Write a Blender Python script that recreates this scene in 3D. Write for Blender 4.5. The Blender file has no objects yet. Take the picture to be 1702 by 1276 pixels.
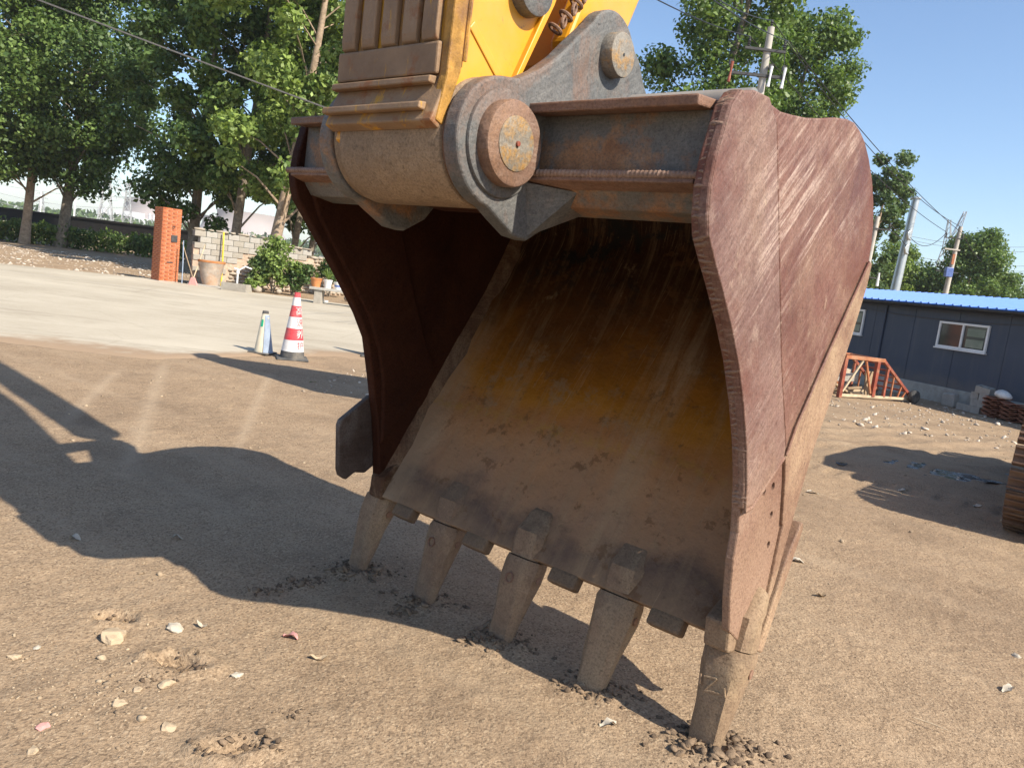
import bpy, bmesh, math, random
import numpy as np
from mathutils import Vector, Matrix
R = math.radians
random.seed(7); rng = np.random.default_rng(7)
scn = bpy.context.scene
col = scn.collection

# ------------------------------------------------------------------ camera
F_PX, ROLL, PITCH, EYE = 1280.0, R(7.2), R(7.6), 1.45
CX, CY = 851.0, 638.0
_R0 = Vector((1, 0, 0)); _F = Vector((0, math.cos(PITCH), -math.sin(PITCH))); _D = Vector((0, -math.sin(PITCH), -math.cos(PITCH)))
_U = _R0 * math.cos(ROLL) - _D * math.sin(ROLL); _V = _R0 * math.sin(ROLL) + _D * math.cos(ROLL)
camd = bpy.data.cameras.new('camera'); camd.sensor_width = 36; camd.lens = F_PX / 1702 * 36; camd.clip_end = 6000; camd.clip_start = .05
cam = bpy.data.objects.new('camera', camd); col.objects.link(cam)
m3 = Matrix((_U, -_V, -_F)).transposed()
cam.matrix_world = Matrix.Translation((0, 0, EYE)) @ m3.to_4x4()
scn.camera = cam

def at(x, y, Y):                       # survey: photo bearing at forward distance Y -> point in the yard
    d = _F + _U * ((x - CX) / F_PX) + _V * ((y - CY) / F_PX)
    return Vector((0, 0, EYE)) + d * (Y / d.y)
def gnd(x, y):
    d = _F + _U * ((x - CX) / F_PX) + _V * ((y - CY) / F_PX)
    return Vector((0, 0, EYE)) + d * (-EYE / d.z)

# ------------------------------------------------------------------ world, sun, exposure
SUN_EL = R(41.0); SUN_AZ = R(-38.75 + 1.0)          # azimuth from +X, counter-clockwise
w = bpy.data.worlds.new('World'); scn.world = w; w.use_nodes = True
nt = w.node_tree; nt.nodes.clear()
sky = nt.nodes.new('ShaderNodeTexSky'); sky.sky_type = 'NISHITA'; sky.sun_disc = False
sky.sun_elevation = SUN_EL; sky.sun_rotation = R(90) - SUN_AZ
sky.air_density = 1.0; sky.dust_density = .8; sky.ozone_density = 3.5; sky.altitude = 0
bg = nt.nodes.new('ShaderNodeBackground'); bg.inputs[1].default_value = 0.125
wo = nt.nodes.new('ShaderNodeOutputWorld'); nt.links.new(sky.outputs[0], bg.inputs[0]); nt.links.new(bg.outputs[0], wo.inputs[0])
sl = bpy.data.lights.new('sun', 'SUN'); sl.energy = 5.0; sl.angle = R(.5); sl.color = (1, .91, .78)
so = bpy.data.objects.new('sun', sl); col.objects.link(so)
sd = Vector((math.cos(SUN_AZ) * math.cos(SUN_EL), math.sin(SUN_AZ) * math.cos(SUN_EL), math.sin(SUN_EL)))
so.rotation_euler = sd.to_track_quat('Z', 'Y').to_euler(); so.location = (8, -6, 12)
scn.view_settings.view_transform = 'Standard'; scn.view_settings.look = 'None'
scn.view_settings.exposure = 0.72; scn.view_settings.gamma = 1; scn.view_settings.use_curve_mapping = False
scn.cycles.max_bounces = 8; scn.cycles.use_denoising = True

# ------------------------------------------------------------------ helpers
def tag(o, label=None, cat=None, group=None, kind=None):
    if label: o['label'] = label
    if cat: o['category'] = cat
    if group: o['group'] = group
    if kind: o['kind'] = kind
    return o
def empty(name, loc=(0, 0, 0), rz=0, label=None, cat=None, group=None):
    o = bpy.data.objects.new(name, None); col.objects.link(o); o.location = loc; o.rotation_euler = (0, 0, rz); o.empty_display_size = .1
    return tag(o, label, cat, group)

class MB:
    def __init__(s): s.v = []; s.f = []
    def add(s, vs, fs):
        n = len(s.v); s.v += [tuple(v) for v in vs]; s.f += [tuple(i + n for i in f) for f in fs]; return s
    def box(s, lo, hi, M=None):
        x0, y0, z0 = lo; x1, y1, z1 = hi
        vs = [Vector(p) for p in ((x0, y0, z0), (x1, y0, z0), (x1, y1, z0), (x0, y1, z0), (x0, y0, z1), (x1, y0, z1), (x1, y1, z1), (x0, y1, z1))]
        if M is not None: vs = [M @ v for v in vs]
        return s.add(vs, [(0, 3, 2, 1), (4, 5, 6, 7), (0, 1, 5, 4), (1, 2, 6, 5), (2, 3, 7, 6), (3, 0, 4, 7)])
    def bar(s, a, b, w, h=None, up=(0, 0, 1)):
        a = Vector(a); b = Vector(b); h = h or w; d = (b - a).normalized(); up = Vector(up)
        if abs(d.dot(up)) > .95: up = Vector((0, 1, 0))
        r = d.cross(up).normalized() * w / 2; u = r.cross(d).normalized() * h / 2
        vs = [a - r - u, a + r - u, a + r + u, a - r + u, b - r - u, b + r - u, b + r + u, b - r + u]
        return s.add(vs, [(0, 3, 2, 1), (4, 5, 6, 7), (0, 1, 5, 4), (1, 2, 6, 5), (2, 3, 7, 6), (3, 0, 4, 7)])
    def prism(s, poly, xl, xr):        # poly of (d, z) swept between x=xl(z) and x=xr(z)
        fl = xl if callable(xl) else (lambda d, z: xl); fr = xr if callable(xr) else (lambda d, z: xr)
        n = len(poly); vs = [(fl(d, z), d, z) for d, z in poly] + [(fr(d, z), d, z) for d, z in poly]
        fs = [tuple(range(n - 1, -1, -1)), tuple(range(n, 2 * n))] + [(i, (i + 1) % n, n + (i + 1) % n, n + i) for i in range(n)]
        return s.add(vs, fs)
    def tube(s, pts, rad, k=8, cap=True):
        pts = [Vector(p) for p in pts]; n = len(pts); rad = rad if hasattr(rad, '__len__') else [rad] * n
        vs = []; prev = None
        for i, p in enumerate(pts):
            t = (pts[min(i + 1, n - 1)] - pts[max(i - 1, 0)]).normalized()
            if prev is None:
                a = t.cross(Vector((0, 0, 1)) if abs(t.z) < .9 else Vector((1, 0, 0))).normalized()
            else:
                a = (prev - t * prev.dot(t)).normalized()
            prev = a; b = t.cross(a)
            vs += [p + (a * math.cos(2 * math.pi * j / k) + b * math.sin(2 * math.pi * j / k)) * rad[i] for j in range(k)]
        fs = [(i * k + j, i * k + (j + 1) % k, (i + 1) * k + (j + 1) % k, (i + 1) * k + j) for i in range(n - 1) for j in range(k)]
        if cap: fs += [tuple(range(k - 1, -1, -1)), tuple(range((n - 1) * k, n * k))]
        return s.add(vs, fs)
    def lathe(s, prof, k=24, c=(0, 0, 0), axis='z', cap=True):   # prof: (r, h)
        vs = []
        for r, h in prof:
            for j in range(k):
                a = 2 * math.pi * j / k; p = (r * math.cos(a), r * math.sin(a), h)
                if axis == 'x': p = (h, r * math.cos(a), r * math.sin(a))
                vs.append((p[0] + c[0], p[1] + c[1], p[2] + c[2]))
        n = len(prof)
        fs = [(i * k + j, i * k + (j + 1) % k, (i + 1) * k + (j + 1) % k, (i + 1) * k + j) for i in range(n - 1) for j in range(k)]
        if cap: fs += [tuple(range(k - 1, -1, -1)), tuple(range((n - 1) * k, n * k))]
        return s.add(vs, fs)
    def mesh(s, name, mat, bevel=0, seg=2, smooth=None, jit=0):
        me = bpy.data.meshes.new(name); me.from_pydata(s.v, [], s.f)
        bm = bmesh.new(); bm.from_mesh(me)
        bmesh.ops.recalc_face_normals(bm, faces=bm.faces)
        if bevel:
            es = [e for e in bm.edges if len(e.link_faces) == 2 and e.calc_face_angle(0) > R(38)]
            bmesh.ops.bevel(bm, geom=es, offset=bevel, segments=seg, affect='EDGES', clamp_overlap=True, profile=.5)
        if smooth:
            for f in bm.faces: f.smooth = True
            for e in bm.edges:
                if len(e.link_faces) == 2 and e.calc_face_angle(0) > R(smooth): e.smooth = False
        bm.to_mesh(me); bm.free()
        if mat: me.materials.append(mat)
        return me
    def build(s, name, mat, parent=None, **k):
        return link(name, s.mesh(name, mat, **k), parent)
def link(name, me, parent=None, loc=None, rot=None, scale=None):
    o = bpy.data.objects.new(name, me); col.objects.link(o)
    if parent: o.parent = parent
    if loc is not None: o.location = loc
    if rot is not None: o.rotation_euler = rot
    if scale is not None: o.scale = scale
    return o
def quads_mesh(name, V, mat, tri=False, smooth=False):   # V: (n,4,3) or (n,3,3) numpy
    n, k, _ = V.shape; me = bpy.data.meshes.new(name)
    me.vertices.add(n * k); me.vertices.foreach_set('co', V.reshape(-1).astype('f'))
    me.loops.add(n * k); me.loops.foreach_set('vertex_index', np.arange(n * k, dtype='i'))
    me.polygons.add(n); me.polygons.foreach_set('loop_start', np.arange(0, n * k, k, dtype='i')); me.polygons.foreach_set('loop_total', np.full(n, k, 'i'))
    me.update(calc_edges=True); me.validate()
    if mat: me.materials.append(mat)
    return me
def ind_mesh(name, V, Fa, mat, smooth=False):
    me = bpy.data.meshes.new(name); V = np.asarray(V, 'f'); Fa = np.asarray(Fa, 'i'); n, k = Fa.shape
    me.vertices.add(len(V)); me.vertices.foreach_set('co', V.reshape(-1))
    me.loops.add(n * k); me.loops.foreach_set('vertex_index', Fa.reshape(-1))
    me.polygons.add(n); me.polygons.foreach_set('loop_start', np.arange(0, n * k, k, dtype='i')); me.polygons.foreach_set('loop_total', np.full(n, k, 'i'))
    if smooth: me.polygons.foreach_set('use_smooth', np.ones(n, bool))
    me.update(calc_edges=True); me.validate()
    if mat: me.materials.append(mat)
    return me

def vnoise(x, y, s, seed):             # smooth value noise on numpy arrays
    g = np.random.default_rng(seed).random((256, 256)); x = x * s; y = y * s
    xi = np.floor(x).astype(int); yi = np.floor(y).astype(int); fx = x - xi; fy = y - yi
    fx = fx * fx * (3 - 2 * fx); fy = fy * fy * (3 - 2 * fy)
    a = g[xi % 256, yi % 256]; b = g[(xi + 1) % 256, yi % 256]; c = g[xi % 256, (yi + 1) % 256]; d = g[(xi + 1) % 256, (yi + 1) % 256]
    return (a * (1 - fx) + b * fx) * (1 - fy) + (c * (1 - fx) + d * fx) * fy - .5

# ------------------------------------------------------------------ materials
class Mat:
    def __init__(s, name, rough=.8, spec=.3, metal=0):
        s.m = bpy.data.materials.new(name); s.m.use_nodes = True; s.n = s.m.node_tree.nodes; s.l = s.m.node_tree.links
        s.b = s.n['Principled BSDF']; s.b.inputs['Roughness'].default_value = rough
        s.b.inputs['Specular IOR Level'].default_value = spec; s.b.inputs['Metallic'].default_value = metal
        s.tc = s.n.new('ShaderNodeTexCoord'); s.out = 'Object'; s.bumpn = None
    def co(s, scale=(1, 1, 1), rot=(0, 0, 0), which=None):
        mp = s.n.new('ShaderNodeMapping'); mp.vector_type = 'TEXTURE'; mp.inputs['Scale'].default_value = tuple(1 / k for k in scale); mp.inputs['Rotation'].default_value = rot
        if which == 'world':
            g = s.n.new('ShaderNodeNewGeometry'); s.l.new(g.outputs['Position'], mp.inputs[0])
        else: s.l.new(s.tc.outputs[which or s.out], mp.inputs[0])
        return mp.outputs[0]
    def noise(s, sc, det=4, rough=.6, co=None, dist=0):
        n = s.n.new('ShaderNodeTexNoise'); n.inputs['Scale'].default_value = sc; n.inputs['Detail'].default_value = det
        n.inputs['Roughness'].default_value = rough; n.inputs['Distortion'].default_value = dist
        s.l.new(co if co is not None else s.tc.outputs[s.out], n.inputs['Vector']); return n.outputs[0]
    def voro(s, sc, co=None, feat='F1', rnd=1):
        n = s.n.new('ShaderNodeTexVoronoi'); n.inputs['Scale'].default_value = sc; n.feature = feat
        s.l.new(co if co is not None else s.tc.outputs[s.out], n.inputs['Vector']); return n
    def ramp(s, f, stops, interp='LINEAR'):
        r = s.n.new('ShaderNodeValToRGB'); r.color_ramp.interpolation = interp; e = r.color_ramp.elements
        while len(e) < len(stops): e.new(.5)
        for i, (p, c) in enumerate(stops):
            e[i].position = p; e[i].color = (*c, 1) if hasattr(c, '__len__') else (c, c, c, 1)
        s.l.new(f, r.inputs[0]); return r.outputs[0]
    def mix(s, f, a, b, mode='MIX'):
        m = s.n.new('ShaderNodeMix'); m.data_type = 'RGBA'; m.blend_type = mode
        for i, x in ((0, f), (6, a), (7, b)):
            if isinstance(x, (int, float)): m.inputs[i].default_value = x
            elif isinstance(x, tuple): m.inputs[i].default_value = (*x, 1)
            else: s.l.new(x, m.inputs[i])
        return m.outputs[2]
    def math(s, op, a, b=0.0):
        m = s.n.new('ShaderNodeMath'); m.operation = op
        for i, x in ((0, a), (1, b)):
            if isinstance(x, (int, float)): m.inputs[i].default_value = x
            else: s.l.new(x, m.inputs[i])
        return m.outputs[0]
    def sep(s, co=None):
        n = s.n.new('ShaderNodeSeparateXYZ'); s.l.new(co if co is not None else s.tc.outputs[s.out], n.inputs[0]); return n.outputs
    def smap(s, v, a, b):              # smooth 0..1 over a..b
        n = s.n.new('ShaderNodeMapRange'); n.interpolation_type = 'SMOOTHSTEP'; n.inputs[1].default_value = a; n.inputs[2].default_value = b
        s.l.new(v, n.inputs[0]); return n.outputs[0]
    def color(s, c):
        if isinstance(c, tuple): s.b.inputs['Base Color'].default_value = (*c, 1)
        else: s.l.new(c, s.b.inputs['Base Color'])
        return s
    def rough(s, f): s.l.new(f, s.b.inputs['Roughness']); return s
    def bump(s, h, strength=.4, dist=.01):
        b = s.n.new('ShaderNodeBump'); b.inputs['Strength'].default_value = strength; b.inputs['Distance'].default_value = dist
        s.l.new(h, b.inputs['Height'])
        if s.bumpn: s.l.new(s.bumpn, b.inputs['Normal'])
        s.bumpn = b.outputs[0]; s.l.new(s.bumpn, s.b.inputs['Normal']); return s
def simple(name, c, rough=.75, var=.25, sc=6, bump=.25, bd=.01, spec=.3, metal=0, dirt=None):
    m = Mat(name, rough, spec, metal); n = m.noise(sc, 6)
    d = tuple(x * (1 - var) for x in c); u = tuple(min(1, x * (1 + var)) for x in c)
    cc = m.ramp(n, [(.3, d), (.7, u)])
    if dirt: cc = m.mix(m.ramp(m.noise(sc * .45, 8, .7), [(.48, 0.), (.66, .85)]), cc, dirt)
    m.color(cc); m.bump(m.noise(sc * 6, 4), bump, bd); return m.m

def rusty(name, lo, hi, scratch, sc_amt, dust, dust_amt, rot=(0, 0, 0), rough=.62, extra=None):
    m = Mat(name, rough, .35)
    big = m.noise(2.3, 6, .62); fine = m.noise(30, 5, .65)
    c = m.ramp(big, [(.32, lo), (.68, hi)])
    c = m.mix(m.ramp(fine, [(.35, .0), (.75, .45)]), c, tuple(x * .55 for x in lo))
    wv = m.n.new('ShaderNodeVectorMath'); wv.operation = 'MULTIPLY_ADD'; nz = m.n.new('ShaderNodeTexNoise'); nz.inputs['Scale'].default_value = 1.7; m.l.new(m.tc.outputs['Object'], nz.inputs['Vector'])
    m.l.new(nz.outputs['Color'], wv.inputs[0]); wv.inputs[1].default_value = (.05, .05, .05); m.l.new(m.tc.outputs['Object'], wv.inputs[2])
    def rco(scale, ro):
        mp = m.n.new('ShaderNodeMapping'); mp.vector_type = 'TEXTURE'; mp.inputs['Scale'].default_value = tuple(1 / k for k in scale); mp.inputs['Rotation'].default_value = ro; m.l.new(wv.outputs[0], mp.inputs[0]); return mp.outputs[0]
    sn = m.noise(1.0, 6, .78, rco((8, 4.5, 150), rot)); sw = m.noise(1.0, 6, .75, rco((6, 2.6, 38), (rot[0] + .12, rot[1], rot[2]))); s3 = m.noise(1.0, 4, .75, rco((8, 5, 170), (rot[0] - .75, rot[1], rot[2])))
    msk = m.ramp(m.noise(2.1, 5, .65), [(.40, .12), (.62, 1.)])
    c = m.mix(m.math('MULTIPLY', m.ramp(sw, [(.45, 0.), (.66, sc_amt * .8)]), m.ramp(m.noise(1.3, 5, .6), [(.42, .15), (.6, 1.)])), c, tuple(.6 * a + .4 * b for a, b in zip(scratch, hi)))
    c = m.mix(m.math('MULTIPLY', m.ramp(sn, [(.53, 0.), (.70, sc_amt)]), msk), c, scratch)
    c = m.mix(m.ramp(s3, [(.66, 0.), (.74, sc_amt * .7)]), c, scratch)
    c = m.mix(m.ramp(m.noise(5.5, 9, .8), [(.56, 0.), (.66, sc_amt * .5)]), c, tuple(.5 * a + .5 * b for a, b in zip(scratch, dust)))
    d = m.noise(3.4, 8, .72, m.co((1, 1.0, .6)), .4)
    c = m.mix(m.ramp(d, [(.47, 0.), (.68, dust_amt)]), c, dust)
    pit = m.voro(90).outputs['Distance']
    c = m.mix(m.ramp(m.noise(48, 3, .6), [(.62, 0.), (.72, .55)]), c, tuple(x * .35 for x in lo))
    if extra: c = extra(m, c)
    c = m.mix(m.ramp(m.noise(130, 4, .8), [(.46, 0.), (.64, .55)]), c, tuple(x * .45 for x in lo)); c = m.mix(m.ramp(m.noise(85, 5, .8, m.co((1.3, 1, 1))), [(.58, 0.), (.70, .45)]), c, tuple(min(1, x * 1.35) for x in hi))
    m.color(c); m.rough(m.ramp(big, [(.3, rough - .12), (.7, rough + .18)]))
    m.bump(m.noise(95, 5, .75), .6, .004); m.bump(m.noise(28, 5, .7), .4, .006); m.bump(m.noise(7, 4, .6), .4, .015); m.bump(sn, .12, .003)
    return m.m

M = {}
def _sidex(m, c):
    co = m.co((4, 1.1, 26), (R(40), 0, 0)); br = m.noise(1.0, 7, .78, co); z = m.sep()[2]
    c = m.mix(m.math('MULTIPLY', m.ramp(br, [(.50, 0.), (.60, .85)]), m.ramp(m.noise(1.5, 5, .65), [(.44, .05), (.56, 1.)])), c, (.46, .345, .28))
    c = m.mix(m.ramp(m.noise(1.9, 6, .7, m.co((1, 1, 1), (.3, .1, 0))), [(.50, 0.), (.62, .6)]), c, (.12, .036, .022))
    low = m.math('MULTIPLY', m.math('SUBTRACT', 1.0, m.smap(m.math('ADD', z, m.math('MULTIPLY', m.noise(2.5, 7, .7), .9)), .95, 1.75)), .75)
    c = m.mix(low, c, (.33, .215, .14))
    return m.mix(m.ramp(m.noise(11, 9, .8, m.co((1, 1, .5))), [(.60, 0.), (.66, .6)]), c, (.42, .31, .215))
M['side'] = rusty('side_plate_steel', (.115, .044, .031), (.19, .084, .062), (.40, .28, .22), .75, (.31, .205, .135), .5, (R(42), 0, 0), .62, _sidex)
M['strip'] = rusty('overlay_steel', (.13, .062, .049), (.21, .118, .094), (.44, .335, .28), .85, (.32, .225, .155), .4, (R(42), 0, 0), .62, _sidex)
M['dusty'] = rusty('dusty_steel', (.19, .10, .064), (.31, .195, .12), (.48, .36, .25), .6, (.42, .295, .18), .9, (R(60), 0, 0))
M['adapter'] = rusty('adapter_steel', (.12, .078, .048), (.22, .145, .085), (.30, .22, .14), .3, (.26, .17, .095), .6, (0, 0, 0), .7)
M['tooth'] = rusty('tooth_steel', (.18, .112, .068), (.30, .20, .125), (.38, .30, .21), .3, (.36, .26, .155), .7, (0, R(20), 0), .75)
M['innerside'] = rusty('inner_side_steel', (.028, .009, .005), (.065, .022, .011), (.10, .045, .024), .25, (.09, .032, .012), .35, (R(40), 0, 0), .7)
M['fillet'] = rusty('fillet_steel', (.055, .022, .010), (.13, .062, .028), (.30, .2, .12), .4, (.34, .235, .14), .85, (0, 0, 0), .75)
M['grey'] = rusty('grey_cast_steel', (.085, .086, .084), (.165, .162, .152), (.32, .31, .28), .5, (.27, .11, .04), .6, (R(30), 0, 0), .55)
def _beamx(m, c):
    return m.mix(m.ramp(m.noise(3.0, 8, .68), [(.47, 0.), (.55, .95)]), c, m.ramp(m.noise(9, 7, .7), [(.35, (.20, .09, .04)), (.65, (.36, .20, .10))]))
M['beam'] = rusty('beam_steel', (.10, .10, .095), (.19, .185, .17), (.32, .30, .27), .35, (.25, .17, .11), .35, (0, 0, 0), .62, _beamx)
M['flange'] = rusty('flange_steel', (.14, .075, .05), (.27, .15, .10), (.38, .31, .26), .45, (.33, .16, .07), .5, (0, 0, 0), .62)
M['weld'] = rusty('weld_metal', (.17, .10, .07), (.34, .23, .17), (.48, .38, .30), .4, (.30, .17, .10), .5, (0, 0, 0), .5)
M['boss'] = rusty('boss_steel', (.19, .125, .075), (.33, .235, .15), (.42, .33, .23), .4, (.36, .25, .15), .7, (0, 0, 0), .7)
M['collar'] = rusty('collar_steel', (.16, .09, .06), (.26, .165, .12), (.38, .31, .26), .5, (.34, .17, .06), .45, (0, 0, 0), .55)
def _pinx(m, c): return m.mix(m.ramp(m.noise(14, 6, .7), [(.50, 0.), (.62, .8)]), c, (.36, .19, .04))
M['cutter'] = rusty('side_cutter_steel', (.05, .032, .025), (.11, .08, .065), (.2, .19, .18), .3, (.28, .27, .26), .55, (0, 0, 0), .6)
M['pin'] = rusty('pin_steel', (.16, .145, .12), (.29, .265, .22), (.42, .39, .34), .5, (.30, .18, .06), .3, (0, 0, 0), .5, _pinx)

def interior():
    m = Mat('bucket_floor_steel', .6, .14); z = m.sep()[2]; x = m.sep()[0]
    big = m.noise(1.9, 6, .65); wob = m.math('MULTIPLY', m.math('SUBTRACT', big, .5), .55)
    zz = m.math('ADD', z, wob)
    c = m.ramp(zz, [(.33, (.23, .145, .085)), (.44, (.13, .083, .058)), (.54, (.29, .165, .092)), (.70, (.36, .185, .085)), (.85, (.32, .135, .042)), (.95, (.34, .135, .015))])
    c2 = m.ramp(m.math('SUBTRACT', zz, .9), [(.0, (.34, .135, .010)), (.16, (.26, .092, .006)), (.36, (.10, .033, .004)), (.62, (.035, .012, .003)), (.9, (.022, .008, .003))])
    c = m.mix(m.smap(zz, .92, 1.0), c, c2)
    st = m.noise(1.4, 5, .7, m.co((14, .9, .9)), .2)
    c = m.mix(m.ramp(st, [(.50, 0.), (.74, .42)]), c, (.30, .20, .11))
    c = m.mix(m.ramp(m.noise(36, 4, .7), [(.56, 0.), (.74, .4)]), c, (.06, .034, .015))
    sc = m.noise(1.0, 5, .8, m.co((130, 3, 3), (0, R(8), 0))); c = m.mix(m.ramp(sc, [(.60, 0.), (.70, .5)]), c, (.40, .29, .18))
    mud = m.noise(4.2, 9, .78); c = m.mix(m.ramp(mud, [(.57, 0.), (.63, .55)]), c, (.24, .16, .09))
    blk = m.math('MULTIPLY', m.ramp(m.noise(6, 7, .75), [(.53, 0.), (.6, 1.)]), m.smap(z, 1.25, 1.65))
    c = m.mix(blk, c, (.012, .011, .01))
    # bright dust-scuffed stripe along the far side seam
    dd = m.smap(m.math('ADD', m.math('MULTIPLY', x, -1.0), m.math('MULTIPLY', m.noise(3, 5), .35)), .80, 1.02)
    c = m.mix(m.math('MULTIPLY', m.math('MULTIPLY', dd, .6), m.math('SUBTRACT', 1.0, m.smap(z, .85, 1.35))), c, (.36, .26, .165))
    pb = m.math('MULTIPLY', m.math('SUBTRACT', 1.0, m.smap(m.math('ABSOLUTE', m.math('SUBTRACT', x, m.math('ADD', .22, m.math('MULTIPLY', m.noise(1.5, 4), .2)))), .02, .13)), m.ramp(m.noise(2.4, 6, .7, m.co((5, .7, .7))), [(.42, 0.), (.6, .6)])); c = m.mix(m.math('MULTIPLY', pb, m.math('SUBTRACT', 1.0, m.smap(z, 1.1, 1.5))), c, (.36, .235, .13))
    rp = m.noise(8, 8, .72, m.co((1, 1, 1), (.4, .2, 0))); c = m.mix(m.ramp(rp, [(.585, 0.), (.605, .5)]), c, (.11, .05, .018))
    # lumpy yellow weld seam band across the floor
    sb = m.math('MULTIPLY', m.math('SUBTRACT', 1.0, m.smap(m.math('ABSOLUTE', m.math('SUBTRACT', z, .83)), .008, .04)), m.ramp(m.noise(26, 4, .7), [(.45, 0.), (.6, 1.)]))
    c = m.mix(m.math('MULTIPLY', sb, .38), c, (.34, .19, .03))
    m.color(c); m.rough(m.ramp(m.noise(8, 5), [(.3, .5), (.7, .8)]))
    m.bump(m.noise(60, 6, .75), .5, .004); m.bump(m.noise(7, 5, .6), .6, .025); m.bump(m.noise(2.2, 3, .5), .6, .06); m.bump(mud, .5, .012); m.bump(st, .25, .006)
    return m.m
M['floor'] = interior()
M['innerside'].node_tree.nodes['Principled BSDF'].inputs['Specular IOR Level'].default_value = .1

def yellow():
    m = Mat('yellow_paint', .38, .5); n = m.noise(3, 5)
    c = m.ramp(n, [(.3, (.60, .262, .008)), (.7, (.70, .325, .016))])
    c = m.mix(m.ramp(m.noise(22, 7, .75), [(.62, 0.), (.70, .9)]), c, (.16, .075, .035))
    c = m.mix(m.ramp(m.noise(2.2, 7, .7), [(.45, 0.), (.72, .6)]), c, (.46, .31, .12))
    c = m.mix(m.ramp(m.noise(9, 8, .75, m.co((1, 1, .35))), [(.58, 0.), (.70, .5)]), c, (.33, .2, .07))
    m.color(c); m.rough(m.ramp(n, [(.3, .32), (.7, .5)])); m.bump(m.noise(40, 4), .12, .003); m.bump(m.noise(3, 3), .12, .01)
    return m.m
M['yellow'] = yellow()
def wornyellow():
    m = Mat('worn_yellow_rust', .65, .3)
    c = m.ramp(m.noise(3.5, 6, .65), [(.3, (.17, .105, .06)), (.7, (.33, .22, .13))])
    e = m.noise(5, 8, .75, m.co((3, 3, .7)))
    c = m.mix(m.ramp(e, [(.56, 0.), (.64, .85)]), c, (.50, .26, .02))
    c = m.mix(m.ramp(m.noise(13, 7, .7), [(.55, 0.), (.65, .8)]), c, (.22, .09, .035))
    m.color(c); m.bump(m.noise(45, 5, .7), .5, .005); m.bump(m.noise(9, 4), .3, .01); return m.m
M['worn'] = wornyellow()
def wornyellow2():
    m = Mat('worn_yellow_groove', .6, .3); c = m.ramp(m.noise(4, 6, .65), [(.3, (.40, .20, .02)), (.7, (.58, .30, .025))]); c = m.mix(m.ramp(m.noise(7, 8, .75, m.co((2, 2, .6))), [(.45, 0.), (.56, .9)]), c, (.23, .13, .07)); m.color(c); m.bump(m.noise(45, 5, .7), .5, .005); return m.m
M['wornyel'] = wornyellow2()
M['chip'] = simple('chipped_edge', (.36, .19, .04), .65, .5, 18, .5, .006, dirt=(.17, .085, .05))

def soil():
    m = Mat('packed_soil', .92, .15); m.out = 'Object'; P = m.co()
    a = m.noise(.9, 6, .6); b = m.noise(6, 6, .65); g = m.noise(150, 3, .7); g2 = m.voro(130).outputs['Color']
    c = m.ramp(a, [(.30, (.255, .178, .112)), (.68, (.365, .262, .166))])
    c = m.mix(m.ramp(b, [(.35, 0.), (.75, .5)]), c, (.41, .295, .187))
    c = m.mix(m.ramp(m.noise(2.2, 7, .7), [(.54, 0.), (.75, .55)]), c, (.19, .133, .087))
    sp = m.n.new('ShaderNodeRGBToBW'); m.l.new(g2, sp.inputs[0])
    c = m.mix(m.ramp(sp.outputs[0], [(.15, .65), (.42, 0.)]), c, (.12, .083, .053))
    c = m.mix(m.ramp(sp.outputs[0], [(.68, 0.), (.92, .5)]), c, (.54, .42, .28))
    # wheel-smoothed streaks running through the yard
    st = m.noise(1.0, 4, .6, m.co((.35, 3.2, 1), (0, 0, R(-35))))
    c = m.mix(m.ramp(st, [(.5, 0.), (.72, .35)]), c, (.42, .32, .215))
    dmp = m.noise(.55, 7, .68, None, .4); c = m.mix(m.ramp(dmp, [(.52, 0.), (.66, .5)]), c, (.18, .127, .084))
    for (ax, ay), (bx, by), hw_ in (((215, 770), (275, 600), .10), ((110, 700), (200, 612), .08), ((395, 745), (450, 620), .07)):
        P0, P1 = gnd(ax, ay), gnd(bx, by); dv = (P1 - P0).normalized(); L_ = (P1 - P0).length; s3 = m.sep()
        u = m.math('ADD', m.math('MULTIPLY', m.math('SUBTRACT', s3[0], P0.x), dv.x), m.math('MULTIPLY', m.math('SUBTRACT', s3[1], P0.y), dv.y)); v = m.math('ABSOLUTE', m.math('ADD', m.math('MULTIPLY', m.math('SUBTRACT', s3[0], P0.x), -dv.y), m.math('MULTIPLY', m.math('SUBTRACT', s3[1], P0.y), dv.x)))
        k_ = m.math('MULTIPLY', m.math('SUBTRACT', 1.0, m.smap(m.math('ADD', v, m.math('MULTIPLY', b, .06)), .01, hw_ + .05)), m.math('MULTIPLY', m.smap(u, -.6, .4), m.math('SUBTRACT', 1.0, m.smap(u, L_ - .6, L_ + .2))))
        c = m.mix(m.math('MULTIPLY', k_, .36), c, (.50, .39, .27))
    # far fields: dry straw and green beyond the yard
    y = m.sep()[1]
    far = m.smap(m.math('ADD', y, m.math('MULTIPLY', a, 9.)), 58, 72)
    fc = m.ramp(m.noise(.02, 4, .6, m.co((1, .35, 1))), [(.38, (.11, .13, .05)), (.5, (.40, .32, .18)), (.62, (.33, .27, .15))])
    c = m.mix(far, c, fc)
    m.color(c)
    m.bump(m.noise(260, 2, .6), .5, .004); m.bump(m.noise(70, 4, .7), .75, .012); m.bump(sp.outputs[0], .45, .005); m.bump(m.noise(12, 5, .6), .45, .03)
    return m.m
M['soil'] = soil()
M['clod'] = simple('soil_clod', (.125, .088, .058), .95, .35, 30, .8, .006)
M['pebble'] = None
def stonemat(name, a, b):
    m = Mat(name, .85, .25); g = m.n.new('ShaderNodeNewGeometry')
    c = m.ramp(g.outputs['Random Per Island'], [(0., a), (1., b)])
    c = m.mix(m.ramp(m.noise(40, 5, .7), [(.4, 0.), (.7, .5)]), c, tuple(x * .6 for x in a)); m.color(c); m.bump(m.noise(90, 4), .4, .004); return m.m
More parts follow.
